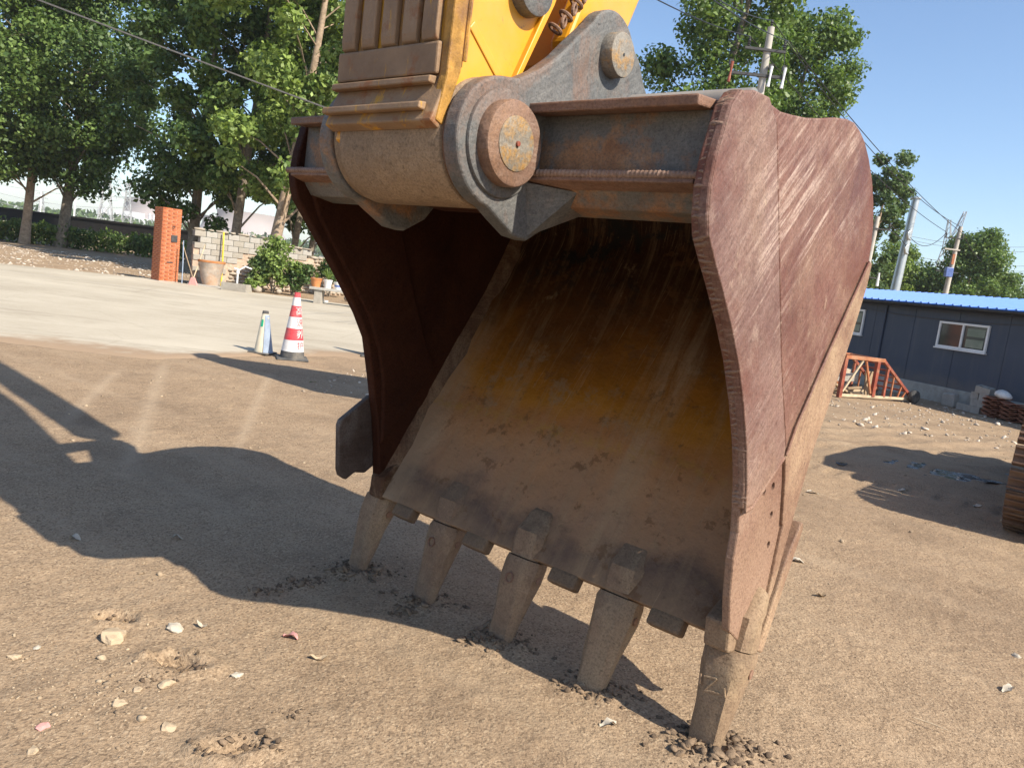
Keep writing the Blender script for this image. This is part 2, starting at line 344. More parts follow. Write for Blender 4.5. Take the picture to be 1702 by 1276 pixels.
M['pebble'] = stonemat('pebble', (.22, .16, .105), (.47, .37, .25))
M['gravel'] = stonemat('rubble', (.30, .24, .18), (.66, .58, .48))

def concrete_yard():
    m = Mat('concrete_yard', .85, .25); y = m.sep()
    c = m.ramp(m.noise(.35, 6, .6), [(.32, (.37, .32, .24)), (.68, (.50, .445, .345))])
    st = m.noise(1, 6, .7, m.co((.28, 2.6, 1), (0, 0, R(4))), .6)
    c = m.mix(m.ramp(st, [(.54, 0.), (.70, .55)]), c, (.24, .20, .145))
    c = m.mix(m.ramp(m.noise(14, 5, .7), [(.45, 0.), (.75, .3)]), c, (.55, .5, .41))
    cr = m.voro(.32, m.co((1, 1, .001)), 'DISTANCE_TO_EDGE').outputs['Distance']; c = m.mix(m.ramp(m.math('ADD', cr, m.math('MULTIPLY', m.noise(3, 4), .012)), [(.006, .2), (.012, 0.)]), c, (.20, .165, .12))
    c = m.mix(m.ramp(m.noise(.8, 7, .7, m.co((.6, 1.4, 1))), [(.56, 0.), (.66, .4)]), c, (.27, .225, .165))
    # soil trodden over the near edge: follows the edge line of the slab
    e = m.n.new('ShaderNodeAttribute'); e.attribute_name = 'edge'
    f = m.math('ADD', e.outputs['Fac'], m.math('MULTIPLY', m.math('SUBTRACT', m.noise(1.4, 7, .7), .5), 1.5))
    c = m.mix(m.ramp(f, [(.30, 1.), (.72, 0.)]), c, (.315, .225, .145))
    m.color(c); m.bump(m.noise(60, 5, .7), .35, .006); return m.m
M['yard'] = concrete_yard()
M['leaf'] = None
def leafmat(name, a, b, trans=.3, rough=.38):
    m = Mat(name, rough + .06, .28); g = m.n.new('ShaderNodeNewGeometry')
    c = m.ramp(g.outputs['Random Per Island'], [(0., a), (.7, b), (1., tuple(min(1, x * 1.5) for x in b))]); m.color(c)
    t = m.n.new('ShaderNodeBsdfTranslucent'); cc = m.mix(1.0, c, (1.25, 1.35, .55), 'MULTIPLY'); m.l.new(cc, t.inputs[0])
    mx = m.n.new('ShaderNodeMixShader'); mx.inputs[0].default_value = trans
    o = m.n['Material Output']; m.l.new(m.b.outputs[0], mx.inputs[1]); m.l.new(t.outputs[0], mx.inputs[2]); m.l.new(mx.outputs[0], o.inputs[0]); return m.m
M['leaf'] = leafmat('poplar_leaf', (.052, .102, .026), (.14, .205, .058))
M['leafd'] = leafmat('dark_leaf', (.038, .074, .024), (.09, .145, .045))
M['leafy'] = leafmat('light_leaf', (.09, .15, .034), (.21, .28, .075))
M['leafb'] = leafmat('silvery_leaf', (.055, .098, .036), (.125, .18, .075))
M['crop'] = leafmat('crop_leaf', (.04, .08, .018), (.11, .16, .04))
M['bark'] = simple('poplar_bark', (.22, .185, .14), .9, .35, 9, .8, .02, dirt=(.11, .09, .065))
M['barkl'] = simple('pale_bark', (.36, .27, .19), .9, .3, 9, .7, .02, dirt=(.2, .14, .09))
M['brick'] = simple('red_brick', (.37, .105, .042), .85, .35, 7, .5, .01, dirt=(.50, .20, .085))
M['mortar'] = simple('mortar', (.46, .34, .25), .95, .2, 12, .5, .01)
M['block'] = simple('concrete_block', (.34, .31, .26), .9, .22, 5, .5, .01, dirt=(.25, .22, .18))
M['rubble'] = simple('rubble_stone', (.42, .36, .28), .9, .3, 5, .6, .02, dirt=(.24, .19, .14))
M['conc'] = simple('grey_concrete', (.38, .36, .32), .88, .2, 5, .4, .01, dirt=(.28, .25, .21))
M['pole'] = simple('pole_concrete', (.42, .39, .34), .85, .15, 4, .3, .01)
M['steelpole'] = simple('galvanised', (.42, .45, .46), .4, .12, 3, .1, .005, .5, .6)
M['iron'] = simple('dark_iron', (.05, .05, .05), .6, .3, 10, .2, .005)
M['girder'] = simple('dark_girder', (.011, .010, .0095), .7, .3, 2, .3, .02)
M['wire'] = simple('wire', (.02, .02, .022), .5, .1, 10, 0, .001)
M['cable'] = simple('old_cable', (.10, .095, .09), .7, .2, 10, .2, .002)
M['blue'] = simple('blue_roof', (.035, .165, .56), .55, .12, 2, .1, .005, .5)
def navym():
    m = Mat('navy_wall', .55, .4); c = m.ramp(m.noise(1.4, 6, .65), [(.3, (.036, .052, .084)), (.7, (.050, .068, .104))]); st = m.noise(1.0, 6, .75, m.co((7, 7, .5)))
    c = m.mix(m.ramp(st, [(.5, 0.), (.72, .45)]), c, (.10, .11, .125)); z = m.sep()[2]; c = m.mix(m.math('MULTIPLY', m.math('SUBTRACT', 1.0, m.smap(m.math('ADD', z, m.math('MULTIPLY', m.noise(3, 6), .5)), .45, .95)), .5), c, (.19, .16, .125))
    m.color(c); m.bump(m.noise(2.5, 3), .25, .02); return m.m
M['navy'] = navym()
M['white'] = simple('white_frame', (.74, .75, .75), .45, .08, 6, .1, .003)
M['wplastic'] = simple('white_plastic', (.72, .72, .70), .5, .12, 6, .15, .004)
M['terra'] = simple('terracotta', (.48, .20, .075), .85, .25, 6, .3, .006)
M['oldpot'] = simple('weathered_pot', (.42, .35, .28), .88, .3, 4, .4, .01, dirt=(.44, .24, .12))
M['potw'] = simple('glazed_white_pot', (.68, .66, .62), .35, .15, 7, .1, .003)
M['potb'] = simple('glazed_blue_mark', (.10, .15, .36), .35, .2, 9, .1, .003)
M['red'] = simple('red_oxide_steel', (.25, .062, .038), .65, .35, 7, .3, .005, dirt=(.40, .22, .13))
M['orange'] = simple('orange_steel', (.36, .125, .055), .6, .3, 7, .3, .005, dirt=(.40, .25, .15))
M['wood'] = simple('old_wood', (.30, .22, .14), .9, .35, 8, .5, .01)
M['woodl'] = simple('pale_wood', (.50, .40, .27), .85, .25, 8, .4, .01)
M['tube'] = simple('grey_tube', (.22, .22, .21), .5, .2, 6, .2, .004)
M['tyre'] = simple('rubber', (.06, .06, .06), .85, .3, 12, .3, .005, dirt=(.16, .14, .11))
M['tile'] = simple('clay_tile', (.24, .10, .06), .85, .35, 9, .5, .01)
M['bag'] = simple('woven_bag', (.66, .64, .60), .7, .2, 9, .4, .01)
M['track'] = simple('track_steel', (.10, .058, .038), .55, .4, 9, .5, .006, dirt=(.20, .13, .08))
M['rubberb'] = simple('cone_rubber', (.075, .075, .075), .85, .25, 10, .3, .005, dirt=(.19, .17, .14))
M['conew'] = simple('cone_white', (.70, .68, .66), .6, .12, 12, .2, .003, dirt=(.5, .48, .44))
M['coner'] = simple('cone_red', (.58, .055, .07), .55, .2, 12, .2, .003, dirt=(.52, .16, .15))
M['cream'] = simple('cream_plastic', (.66, .60, .46), .6, .15, 9, .25, .004, dirt=(.45, .38, .27))
M['bluegrey'] = simple('bluegrey_plastic', (.27, .33, .42), .6, .2, 9, .25, .004)
M['green'] = simple('green_paint', (.02, .36, .20), .55, .1, 9, .1, .002)
M['yellowpipe'] = simple('yellow_pipe', (.72, .52, .05), .5, .15, 9, .1, .003)
M['tower'] = simple('cooling_tower', (.34, .30, .29), .9, .08, .05, .1, .1)
M['tank'] = simple('white_tank', (.58, .60, .62), .5, .06, .2, .05, .05)
M['pylon'] = simple('pylon_steel', (.36, .37, .38), .5, .1, .5, 0, .01, .4, .3)
M['paper'] = simple('pale_scrap', (.44, .39, .31), .8, .2, 30, .3, .003)
M['pink'] = simple('pink_scrap', (.55, .27, .24), .8, .2, 30, .3, .003)
M['slabst'] = simple('pale_stone', (.42, .325, .215), .85, .2, 22, .5, .004, dirt=(.36, .28, .19))
def glassm():
    m = Mat('window_glass', .06, .6); m.color((.035, .045, .045)); m.b.inputs['IOR'].default_value = 1.5; m.bump(m.noise(3, 2), .03, .01); return m.m
M['glass'] = glassm()
def waterm():
    m = Mat('muddy_water', .05, .5); m.color(m.ramp(m.noise(5, 5), [(.35, (.045, .042, .032)), (.65, (.085, .075, .055))])); m.rough(m.ramp(m.noise(9, 5), [(.45, .04), (.62, .45)])); m.bump(m.noise(30, 3), .05, .003); return m.m
M['water'] = waterm()

# ------------------------------------------------------------------ ground
def axis(lo, hi, step, far, g=1.16):
    a = list(np.arange(lo, hi, step)); s = step; x = a[-1]
    while x < far[1]: s *= g; x += s; a.append(x)
    s = step; x = lo; pre = []
    while x > far[0]: s *= g; x -= s; pre.append(x)
    return np.array(pre[::-1] + a)
O = Vector((0.093, 2.963, 0)); BROT = R(-38.75)
BX = Vector((math.cos(BROT), math.sin(BROT), 0)); BY = Vector((-math.sin(BROT), math.cos(BROT), 0))
def B(x, d, z): return O + BX * x + BY * d + Vector((0, 0, z))
TX = [-.909, -.447, .013, .457, .909]; TD = [0, -.011, -.024, -.034, 0]
EDGE = sorted([(-40, 1.0), (-15, 5.0), (-9, 7.2)] + [(p.x, p.y) for p in (gnd(0, 566), gnd(120, 578), gnd(280, 590), gnd(420, 590), gnd(560, 590), gnd(640, 600), gnd(760, 600))])
def yard_edge(x): return np.interp(x, [e[0] for e in EDGE], [e[1] for e in EDGE]) + vnoise(x, x * 0, .9, 51) * .5 - .35
def height(x, y):
    fade = 1 / (1 + (np.hypot(x, y - 3) / 14) ** 4)
    z = vnoise(x, y, .45, 1) * .030 + vnoise(x, y, 1.7, 2) * .014 + vnoise(x, y, 6, 3) * .008 + vnoise(x, y, 19, 4) * .0055 + vnoise(x, y, 41, 5) * .0035
    # churned ruts in front of the shed
    u = x * .86 + y * .5; v = -x * .5 + y * .86
    rut = np.exp(-((y - 10.6) / 2.0) ** 2) / (1 + np.exp(-(x - 3.2) * 2))
    z = z + rut * (np.maximum(np.sin(v * 15 + vnoise(x, y, .8, 9) * 5), -.3) * .022 + vnoise(x, y, 3, 11) * .06)
    tr = np.exp(-(((x * .6 + y * .8) - 7.9) / .22) ** 2) + np.exp(-(((x * .6 + y * .8) - 9.3) / .22) ** 2)
    z = z - tr * .02 / (1 + np.exp((y - 9) * 3)) * (.6 + .5 * np.sign(np.sin((x * .8 - y * .6) * 26)))
    z = z * fade
    for i in range(5):
        p = B(TX[i], TD[i], 0); r2 = (x - p.x) ** 2 + (y - p.y) ** 2
        z = z + .028 * np.exp(-r2 / .012) * (1 + 1.2 * vnoise(x, y, 30, 20 + i)) - .01 * np.exp(-((x - p.x - .02) ** 2 + (y - p.y) ** 2) / .0025)
    for hx, hy, r, dpt in ((192, 1022, .035, .05), (292, 1098, .03, .045), (372, 1248, .03, .045), (412, 1240, .028, .04), (300, 1105, .04, .02)):
        p = gnd(hx, hy); r2 = ((x - p.x) / 1.9) ** 2 + (y - p.y) ** 2
        z = z - dpt * np.exp(-(r2 / r ** 2) ** 2) * (1 + 1.1 * vnoise(x, y, 38, 31)) + .012 * np.exp(-((np.sqrt(r2) - r * 1.7) / .02) ** 2) * (1 + 2 * vnoise(x, y, 33, 32))
    e = (y - yard_edge(x)) / .5
    return z - .04 * np.clip(e, 0, 1) * (x < 2.4) * (y < 30)
def ladder(lo, mid, step, k, end, far, g):
    a = [lo]
    while a[-1] < mid: a.append(a[-1] + step)
    while a[-1] < end: a.append(a[-1] + max(step, k * (a[-1] - lo + 1)))
    s = a[-1] - a[-2]
    while a[-1] < far: s *= g; a.append(a[-1] + s)
    return a
xr = ladder(0, 4.2, .02, .008, 11, 900, 1.16); xl = [-x for x in ladder(0, 3.6, .02, .012, 9, 900, 1.16)][:0:-1]; xs = np.array(xl + xr)
yb = [1.0]; s_ = .03
while yb[0] > -60: s_ *= 1.2; yb.insert(0, yb[0] - s_)
ys = np.array(yb[:-1] + ladder(1.0, 4.2, .019, .0052, 15, 2600, 1.10))
gx, gy = np.meshgrid(xs, ys); gz = height(gx, gy)
V = np.stack([gx, gy, gz], -1).reshape(-1, 3); nx = len(xs); ny = len(ys)
ii = (np.arange(ny - 1)[:, None] * nx + np.arange(nx - 1)[None, :]).reshape(-1)
tag(link('ground', ind_mesh('ground', V, np.stack([ii, ii + 1, ii + nx + 1, ii + nx], 1), M['soil'], True)), 'brown packed earth of the machine yard', kind='structure')
def hz(x, y): return float(height(np.array([x]), np.array([y]))[0])

# concrete yard: thin slab whose near edge wanders, with the distance to that edge stored for the trodden soil
def yard():
    X = np.linspace(-40, 2.5, 200); yn = yard_edge(X)
    yf = np.interp(X, [-40, -16, -12.4, -11.4, -9, -5.5, 2.5], [15, 23.6, 25.9, 25.5, 25.35, 25.2, 25.6]) + vnoise(X, X * 0, .7, 52) * .25
    T = np.linspace(0, 1, 60) ** 1.7
    Y = yn[None] + (yf - yn)[None] * T[:, None]; XX = np.repeat(X[None], 60, 0); Z = np.full_like(Y, .008) + vnoise(XX, Y, .3, 53) * .006 - .045 * np.clip(1 - (Y - yn[None]) / .45, 0, 1) ** 1.5
    V = np.stack([XX, Y, Z], -1).reshape(-1, 3); n = 200
    ii = (np.arange(59)[:, None] * n + np.arange(n - 1)[None, :]).reshape(-1)
    me = ind_mesh('concrete_yard', V, np.stack([ii, ii + 1, ii + n + 1, ii + n], 1), M['yard'], True)
    at_ = me.attributes.new('edge', 'FLOAT', 'POINT'); at_.data.foreach_set('value', np.clip((Y - yn[None]) / 1.5, 0, 4).reshape(-1).astype('f'))
    tag(link('concrete_yard', me), 'pale concrete apron', kind='structure')
yard()

# ------------------------------------------------------------------ the bucket
KX, HW = .03, .949
def xo(z): return HW - KX * z
RF = [(-.063, .44), (-.095, .56), (-.111, .688), (-.103, .77), (-.12, .852), (-.14, .939), (-.183, 1.054), (-.248, 1.183), (-.325, 1.305), (-.404, 1.403), (-.488, 1.494), (-.559, 1.564), (-.605, 1.615), (-.621, 1.66), (-.628, 1.73), (-.617, 1.803), (-.572, 1.934), (-.53, 1.978)]
LF = [(.045, .44), (.02, .6), (-.01, .74), (-.039, .836), (-.071, .95), (-.123, 1.116), (-.19, 1.222), (-.308, 1.371), (-.41, 1.49), (-.502, 1.596), (-.555, 1.655), (-.572, 1.70), (-.582, 1.747), (-.572, 1.84), (-.547, 1.949), (-.51, 1.985)]
TOP = [(-.446, 2.0), (-.328, 2.008), (-.22, 2.005), (-.125, 2.018), (-.02, 2.035), (.097, 2.061), (.23, 2.095), (.35, 2.118), (.42, 2.124), (.493, 2.114), (.57, 2.090), (.642, 2.05), (.72, 1.99), (.785, 1.91), (.825, 1.835), (.842, 1.76), (.84, 1.69), (.818, 1.60), (.719, 1.397), (.596, 1.192), (.456, .976), (.335, .72), (.25, .52), (.18, .36), (.10, .33)]
bucket = empty('excavator_bucket', O, BROT, 'large rusty brown excavator bucket resting on its five teeth', 'bucket')
bucket.location.z = .0
def cutplate(name, mb, mat, holes, bevel):
    me = mb.mesh(name, mat, bevel=bevel); o = link(name, me, bucket)
    cut = MB()
    for x, d, z, r in holes: cut.lathe([(r, x - .2), (r, x + .2)], 16, (0, d, z), 'x')
    c = link('cutter', cut.mesh('cutter', M['innerside']))
    c.parent = bucket
    md = o.modifiers.new('b', 'BOOLEAN'); md.object = c; md.solver = 'EXACT'
    bpy.context.view_layer.update(); dg = bpy.context.evaluated_depsgraph_get()
    nm = bpy.data.meshes.new_from_object(o.evaluated_get(dg)); o.modifiers.clear(); o.data = nm
    bpy.data.objects.remove(c, do_unlink=True); return o
HOLES = [(.92, .138, .888, .014), (.92, .063, .88, .014), (.92, .159, .788, .013), (.92, .172, .682, .013)]
sr = cutplate('side_plate', MB().prism(RF + TOP, lambda d, z: xo(z) - .03, lambda d, z: xo(z)), M['side'], HOLES, .006)
sr['label'] = 'scratched reddish outer side plate with empty bolt holes'
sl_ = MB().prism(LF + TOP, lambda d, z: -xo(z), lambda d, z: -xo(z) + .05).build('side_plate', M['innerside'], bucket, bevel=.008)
sl_['label'] = 'shaded dark side plate seen from inside'
# welded wear overlays on the lit side plate
ov = [(d - .004, z) for d, z in RF[4:]] + [(-.446, 2.003), (-.345, 2.011), (-.275, 1.962), (-.064, 1.488), (.02, 1.30), (.168, 1.023), (.165, .985), (.06, .93), (-.06, .855)]
MB().prism(ov, lambda d, z: xo(z) - .01, lambda d, z: xo(z) + .014 + .03 * max(0, (-d - .1)) * .25).build('wear_overlay', M['strip'], bucket, bevel=.006)
ov2 = [(.805, 1.69), (.5, 1.365), (.25, 1.085), (.185, .985), (.215, .90), (.25, .74), (.17, .42), (.25, .50), (.335, .71), (.459, .976), (.599, 1.192), (.722, 1.397), (.822, 1.60), (.842, 1.69)]
MB().prism(ov2[:6] + [(.258, .74), (.20, .44)] + [(.256, .52)] + ov2[8:], lambda d, z: xo(z) - .01, lambda d, z: xo(z) + .012).build('wear_strip', M['dusty'], bucket, bevel=.005)
# edge weld with raised stitches
def resample(pts, step):
    P = [np.array(p, float) for p in pts]; out = []; L = [0]
    for a, b in zip(P, P[1:]): L.append(L[-1] + np.linalg.norm(b - a))
    n = max(2, int(L[-1] / step)); 
    return [tuple(np.interp(t, L, [p[k] for p in P]) for k in range(len(P[0]))) for t in np.linspace(0, L[-1], n)]
def weld(path, r, amp, pitch, parent=bucket, mat='weld', k=8, name='weld_bead'):
    pts = resample(path, pitch / 4); rr = [r + amp * (.5 + .5 * math.cos(i * math.pi / 2)) * random.uniform(.6, 1.25) for i in range(len(pts))]
    return MB().tube(pts, rr, k).build(name, M[mat], parent, smooth=60)
def stitches(path, x_in, x_out, mat, pitch=.0175):
    pts = resample([(d, z) for d, z in path], pitch); mb = MB(); r_ = random.Random(5)
    for i in range(1, len(pts) - 1):
        d, z = pts[i]; t = Vector((0, pts[i + 1][0] - pts[i - 1][0], pts[i + 1][1] - pts[i - 1][1])).normalized(); sk = r_.uniform(-.002, .013); rr = r_.uniform(.003, .0075) * (.55 if math.sin(i * .23) > .72 else 1)
        xa, xb = x_in(z), x_out(z); n = Vector((0, -t.z, t.y)); n = n if n.y < 0 else -n
        P = [Vector((xa + (xb - xa) * u, d, z)) + t * (sk * (u - .5) * 2) + n * (.002 * math.sin(math.pi * u) - .0035) + t * r_.uniform(-.002, .002) for u in (0, .2, .5, .8, 1.0)]
        mb.tube(P, [rr * .7, rr, rr * 1.1, rr, rr * .55], 7)
    o = mb.build('weld_stitches', M[mat], bucket, smooth=70); return o
stitches(RF[4:] + [(-.5, 1.99)], lambda z: xo(z) - .026, lambda z: xo(z) + .019, 'weld')
weld([(xo(z) + .016, d + .004, z) for d, z in RF[4:]], .0045, .0005, .03, mat='strip')
weld([(xo(z) + .011, d, z) for d, z in [(-.275, 1.962), (-.064, 1.488), (.02, 1.30), (.168, 1.023)]], .0055, .0004, .02, mat='side')
weld([(xo(z) + .010, d, z) for d, z in [(.805, 1.69), (.5, 1.365), (.25, 1.085), (.19, .99)]], .0045, .0004, .02, mat='side')
weld([(xo(z) + .012, d, z) for d, z in [(.165, .985), (.06, .925), (-.06, .85), (-.115, .845)]], .0065, .0012, .017, mat='side')
# curved wrapper shell: floor, heel and top
inner = [(.055, .375), (.15, .54), (.30, .795), (.43, 1.012), (.56, 1.225), (.68, 1.425), (.765, 1.60), (.795, 1.69), (.79, 1.775), (.76, 1.855), (.70, 1.94), (.62, 2.01), (.54, 2.052), (.45, 2.075), (.35, 2.07), (.2, 2.035), (.05, 2.0), (-.1, 1.965), (-.25, 1.945), (-.4, 1.935)]
def smooth_curve(p, n=60):
    P = np.array(p); t = np.arange(len(P)); T = np.linspace(0, len(P) - 1, n); out = []
    for u in T:
        i = min(int(u), len(P) - 2); f = u - i
        p0, p1, p2, p3 = P[max(i - 1, 0)], P[i], P[i + 1], P[min(i + 2, len(P) - 1)]
        out.append(tuple(.5 * (2 * p1 + (p2 - p0) * f + (2 * p0 - 5 * p1 + 4 * p2 - p3) * f * f + (3 * p1 - p0 - 3 * p2 + p3) * f ** 3)))
    return out
ic = smooth_curve(inner)
def offset(c, h):
    P = np.array(c); t = np.gradient(P, axis=0); n = np.stack([t[:, 1], -t[:, 0]], 1); n /= np.linalg.norm(n, axis=1)[:, None]; return [tuple(a) for a in P + n * h]
oc = offset(ic, .032)
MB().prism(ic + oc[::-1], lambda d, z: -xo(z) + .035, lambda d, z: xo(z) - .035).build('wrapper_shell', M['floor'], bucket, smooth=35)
# corner fillets between floor and side plates
for s, lab in ((-1, 'dust covered corner gusset strip'), (1, None)):
    mb = MB(); pts = ic[1:34]; wd = [.03 + .075 * (i / 33) + .014 * math.sin(i * .9) + .008 * math.sin(i * 2.3) for i in range(len(pts))]
    inn = offset(pts, -.05); vs = []
    for i, (p, q) in enumerate(zip(pts, inn)):
        xw = s * (xo(p[1]) - .04); xe = s * (xo(p[1]) - .05 - wd[i])
        vs += [(xw, p[0] + .004, p[1]), (xe, p[0] + .004, p[1]), (xw, q[0], q[1])]
    n = len(pts); fs = [(0, 1, 2), (3 * n - 1, 3 * n - 2, 3 * n - 3)]
    for i in range(n - 1):
        a = 3 * i; fs += [(a, a + 3, a + 4, a + 1), (a + 1, a + 4, a + 5, a + 2), (a + 2, a + 5, a + 3, a)]
    o = mb.add(vs, fs).build('corner_gusset', M['fillet'], bucket, smooth=50)
    if lab: o['label'] = lab
# stiffening crease plate inside the far side plate
cr = [(.02, .62), (.30, .98), (.20, 1.15), (.10, 1.35), (-.02, 1.62), (-.12, 1.86), (-.5, 1.86), (-.53, 1.74), (-.46, 1.60), (-.26, 1.36), (-.14, 1.21), (-.07, 1.08), (-.02, .93), (.0, .80)]
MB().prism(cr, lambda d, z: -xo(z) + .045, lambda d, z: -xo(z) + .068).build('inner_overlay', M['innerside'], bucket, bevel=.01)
# cutting lip
fd = np.array((.506, .862)); fn = np.array((-.862, .506))
lp = [np.array((.055, .36)), np.array((.055, .36)) + fn * .020, np.array((.055, .36)) + fn * .016 + fd * .12, np.array((.055, .36)) + fn * .002 + fd * .26, np.array((.055, .36)) - fn * .03 + fd * .2, np.array((.055, .36)) - fn * .03]
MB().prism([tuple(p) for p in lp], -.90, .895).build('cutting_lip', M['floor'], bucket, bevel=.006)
for xc, wd in ((-.685, .12), (-.235, .13), (.225, .13), (.67, .135)):
    p0 = np.array((.055, .36)) - fd * .055; pl = [p0 + fn * .024, p0 + fn * .022 + fd * .06, p0 - fn * .04 + fd * .1, p0 - fn * .035]
    MB().prism([tuple(p) for p in pl], xc - wd / 2, xc + wd / 2).build('lip_shroud', M['adapter'], bucket, bevel=.012)
# teeth and adapters
def loft(stations, mat, name, parent, bev=.22, jit=.0, smooth=40):
    # station: centre(d,z,x), axis along, half width, front, back
    mb = MB(); vs = []; k = 12
    for (c, a, xc, hw, nf, nb) in stations:
        n = np.array((a[1], -a[0])); n = n / np.linalg.norm(n)
        if n[0] > 0: n = -n
        t = (nf + nb) * bev; e = min(t, hw * .45)
        pro = [(-hw + e, nf), (-hw * .33, nf * 1.02), (hw * .33, nf * 1.02), (hw - e, nf), (hw, nf - t), (hw, (nf - nb) / 2), (hw, -nb + t), (hw - e, -nb), (-hw + e, -nb), (-hw, -nb + t), (-hw, (nf - nb) / 2), (-hw, nf - t)]
        for x, m in pro:
            q = np.array(c) + n * (m + random.uniform(-jit, jit)); vs.append((xc + x + random.uniform(-jit, jit), q[0], q[1]))
    n = len(stations); fs = [(i * k + j, i * k + (j + 1) % k, (i + 1) * k + (j + 1) % k, (i + 1) * k + j) for i in range(n - 1) for j in range(k)]
    fs += [tuple(range(k - 1, -1, -1)), tuple(range((n - 1) * k, n * k))]
    return mb.add(vs, fs).build(name, mat, parent, smooth=smooth)
for i in range(5):
    rd = [.085, .075, .065, .075, .045][i]; wk = [1, 1, 1.02, 1.04, 1.0][i]
    tip = np.array((TD[i] - .028, -.075)); root = np.array((rd + .012, .345)); a = tip - root
    off = [-.02, -.015, -.022, -.018, -.02][i]
    S = []
    for t, hw, nf, nb in ((0, .078, .056, .070), (.05, .081, .060, .074), (.18, .079, .060, .068), (.34, .071, .050, .056), (.5, .063, .038, .046), (.66, .057, .029, .038), (.82, .052, .021, .027), (.93, .045, .014, .018), (1, .034, .008, .010)):
        S.append((root + a * t, a, TX[i] + off * t, hw * wk, nf, nb))
    tb = loft(S, M['tooth'], 'tooth', bucket, .26, .0028)
    # raised scoop ridge and moulded lug on the face, retaining pin on the side
    n = np.array((a[1], -a[0])); n /= np.linalg.norm(n); n = n if n[0] < 0 else -n
    def on(t, x, h): q = root + a * t + n * h; return (TX[i] + off * t + x, q[0], q[1])
    mb = MB()
    if i == 4:
        for (x0, t0, x1, t1) in ((-.045, .27, .0, .245), (.0, .245, -.035, .375), (-.035, .375, .02, .345), (-.056, .26, -.052, .34), (.03, .29, .04, .36)):
            nfi = lambda t: float(np.interp(t, [.18, .34, .5], [.0608, .0508, .0388])); mb.bar(on(t0, x0, nfi(t0)), on(t1, x1, nfi(t1)), .007, .006, up=(0, n[0], n[1]))
        mb.build('moulded_mark', M['tooth'], tb, bevel=.002)
    elif i in (1, 2):
        ring = [on(.2 + .045 * math.sin(b), -.012 + .017 * math.cos(b), .0605 - .0028 * math.sin(b)) for b in np.linspace(0, 2 * math.pi, 17)]
        mb.tube(ring, .004, 6).build('moulded_mark', M['flange'], tb)
    pinp = [on(.15, .068 * wk, -.005), on(.15, .0835 * wk, -.005)]
    MB().tube(pinp, .016, 14).build('retaining_pin', M['flange'], tb)
    # adapter
    A0 = root - a * .01; dirn = np.array((.36, .93)); A1 = A0 + dirn * .10; A2 = A0 + fd * .21 + fn * -.005; A3 = A0 + fd * .30 - fn * .03
    loft([(A0, -a, TX[i], .071 * wk, .050, .060), (A0 + dirn * .05, dirn, TX[i], .073 * wk, .058, .05), (A1, dirn, TX[i], .070 * wk, .062, .03), (A0 + fd * .13, fd, TX[i], .067 * wk, .055, .02), (A0 + fd * .175, fd, TX[i], .062 * wk, .046, .02), (A0 + fd * .20, fd, TX[i], .050 * wk, .034, .02), (A0 + fd * .21, fd, TX[i], .036 * wk, .022, .02)], M['tooth'], 'tooth_adapter', bucket, .24, .001)
# corner shrouds by the end teeth
MB().prism([(-.058, .46), (-.045, .36), (.12, .315), (.19, .36), (.10, .52)], .845, lambda d, z: xo(z) - .004).build('corner_shroud', M['tooth'], bucket, bevel=.01)
MB().prism([(.03, .46), (.03, .36), (.12, .315), (.19, .36), (.12, .52)], lambda d, z: -xo(z) + .006, -.845).build('corner_shroud', M['fillet'], bucket, bevel=.01)
# heel wear plate standing off the floor behind the corner tooth
MB().prism([(.435, .72), (.455, .715), (.46, .69), (.215, .29), (.17, .31), (.33, .60)], .70, lambda d, z: xo(z) + .018).build('heel_plate', M['dusty'], bucket, bevel=.006)
MB().prism([(.435, .72), (.455, .715), (.46, .69), (.215, .29), (.17, .31), (.33, .60)], lambda d, z: -xo(z) - .018, -.70).build('heel_plate', M['dusty'], bucket, bevel=.006)
# bolted side cutter on the far side
sc = [(-.02, .845), (-.178, .735), (-.186, .71), (-.16, .50), (-.148, .47), (-.108, .445), (-.06, .475), (.0, .465), (.055, .50), (.09, .66), (.06, .80)]
o = MB().prism(sc, lambda d, z: -xo(z) - .032, lambda d, z: -xo(z) - .003).build('side_cutter', M['cutter'], bucket, bevel=.008); o['label'] = 'bolted side cutter with worn pale edge'
# top beam between side plates and hinge
XR0, XR1, XL0, XL1 = .262, .318, -.275, -.218
for a, b in ((XR1 - .02, None), (None, XL0 + .02)):
    fa = (lambda d, z: -xo(z) + .045) if a is None else a; fb = (lambda d, z: xo(z) - .045) if b is None else b
    MB().prism([(-.545, 1.935), (-.545, 1.735), (-.50, 1.68), (-.40, 1.665), (-.36, 1.70), (-.36, 1.93)], fa, fb).build('torque_beam', M['beam'], bucket, bevel=.006)
    MB().prism([(-.622, 1.925), (-.625, 1.952), (-.30, 1.985), (-.30, 1.955)], fa, fb).build('beam_flange', M['flange'], bucket, bevel=.005)
    MB().prism([(-.598, 1.762), (-.602, 1.742), (-.54, 1.725), (-.54, 1.752)], fa, fb).build('beam_ledge', M['flange'], bucket, bevel=.004)
    x0, x1 = (.32, .875) if a is not None else (-.875, -.28)
    weld([(x0, -.596, 1.762), (x1, -.596, 1.762)], .0095, .0028, .013)
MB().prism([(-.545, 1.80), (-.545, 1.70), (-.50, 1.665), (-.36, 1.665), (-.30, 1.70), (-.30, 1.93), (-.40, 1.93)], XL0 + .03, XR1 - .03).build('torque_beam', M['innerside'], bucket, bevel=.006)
MB().tube([(.52, -.40, 1.985), (.885, -.40, 1.985)], .036, 20).build('top_tube', M['tube'], bucket, smooth=40)
MB().prism([(-.26, 1.96), (-.26, 2.045), (-.24, 2.06), (.03, 2.05), (.06, 1.98)], .31, .62).build('top_gusset', M['girder'], bucket, bevel=.004)
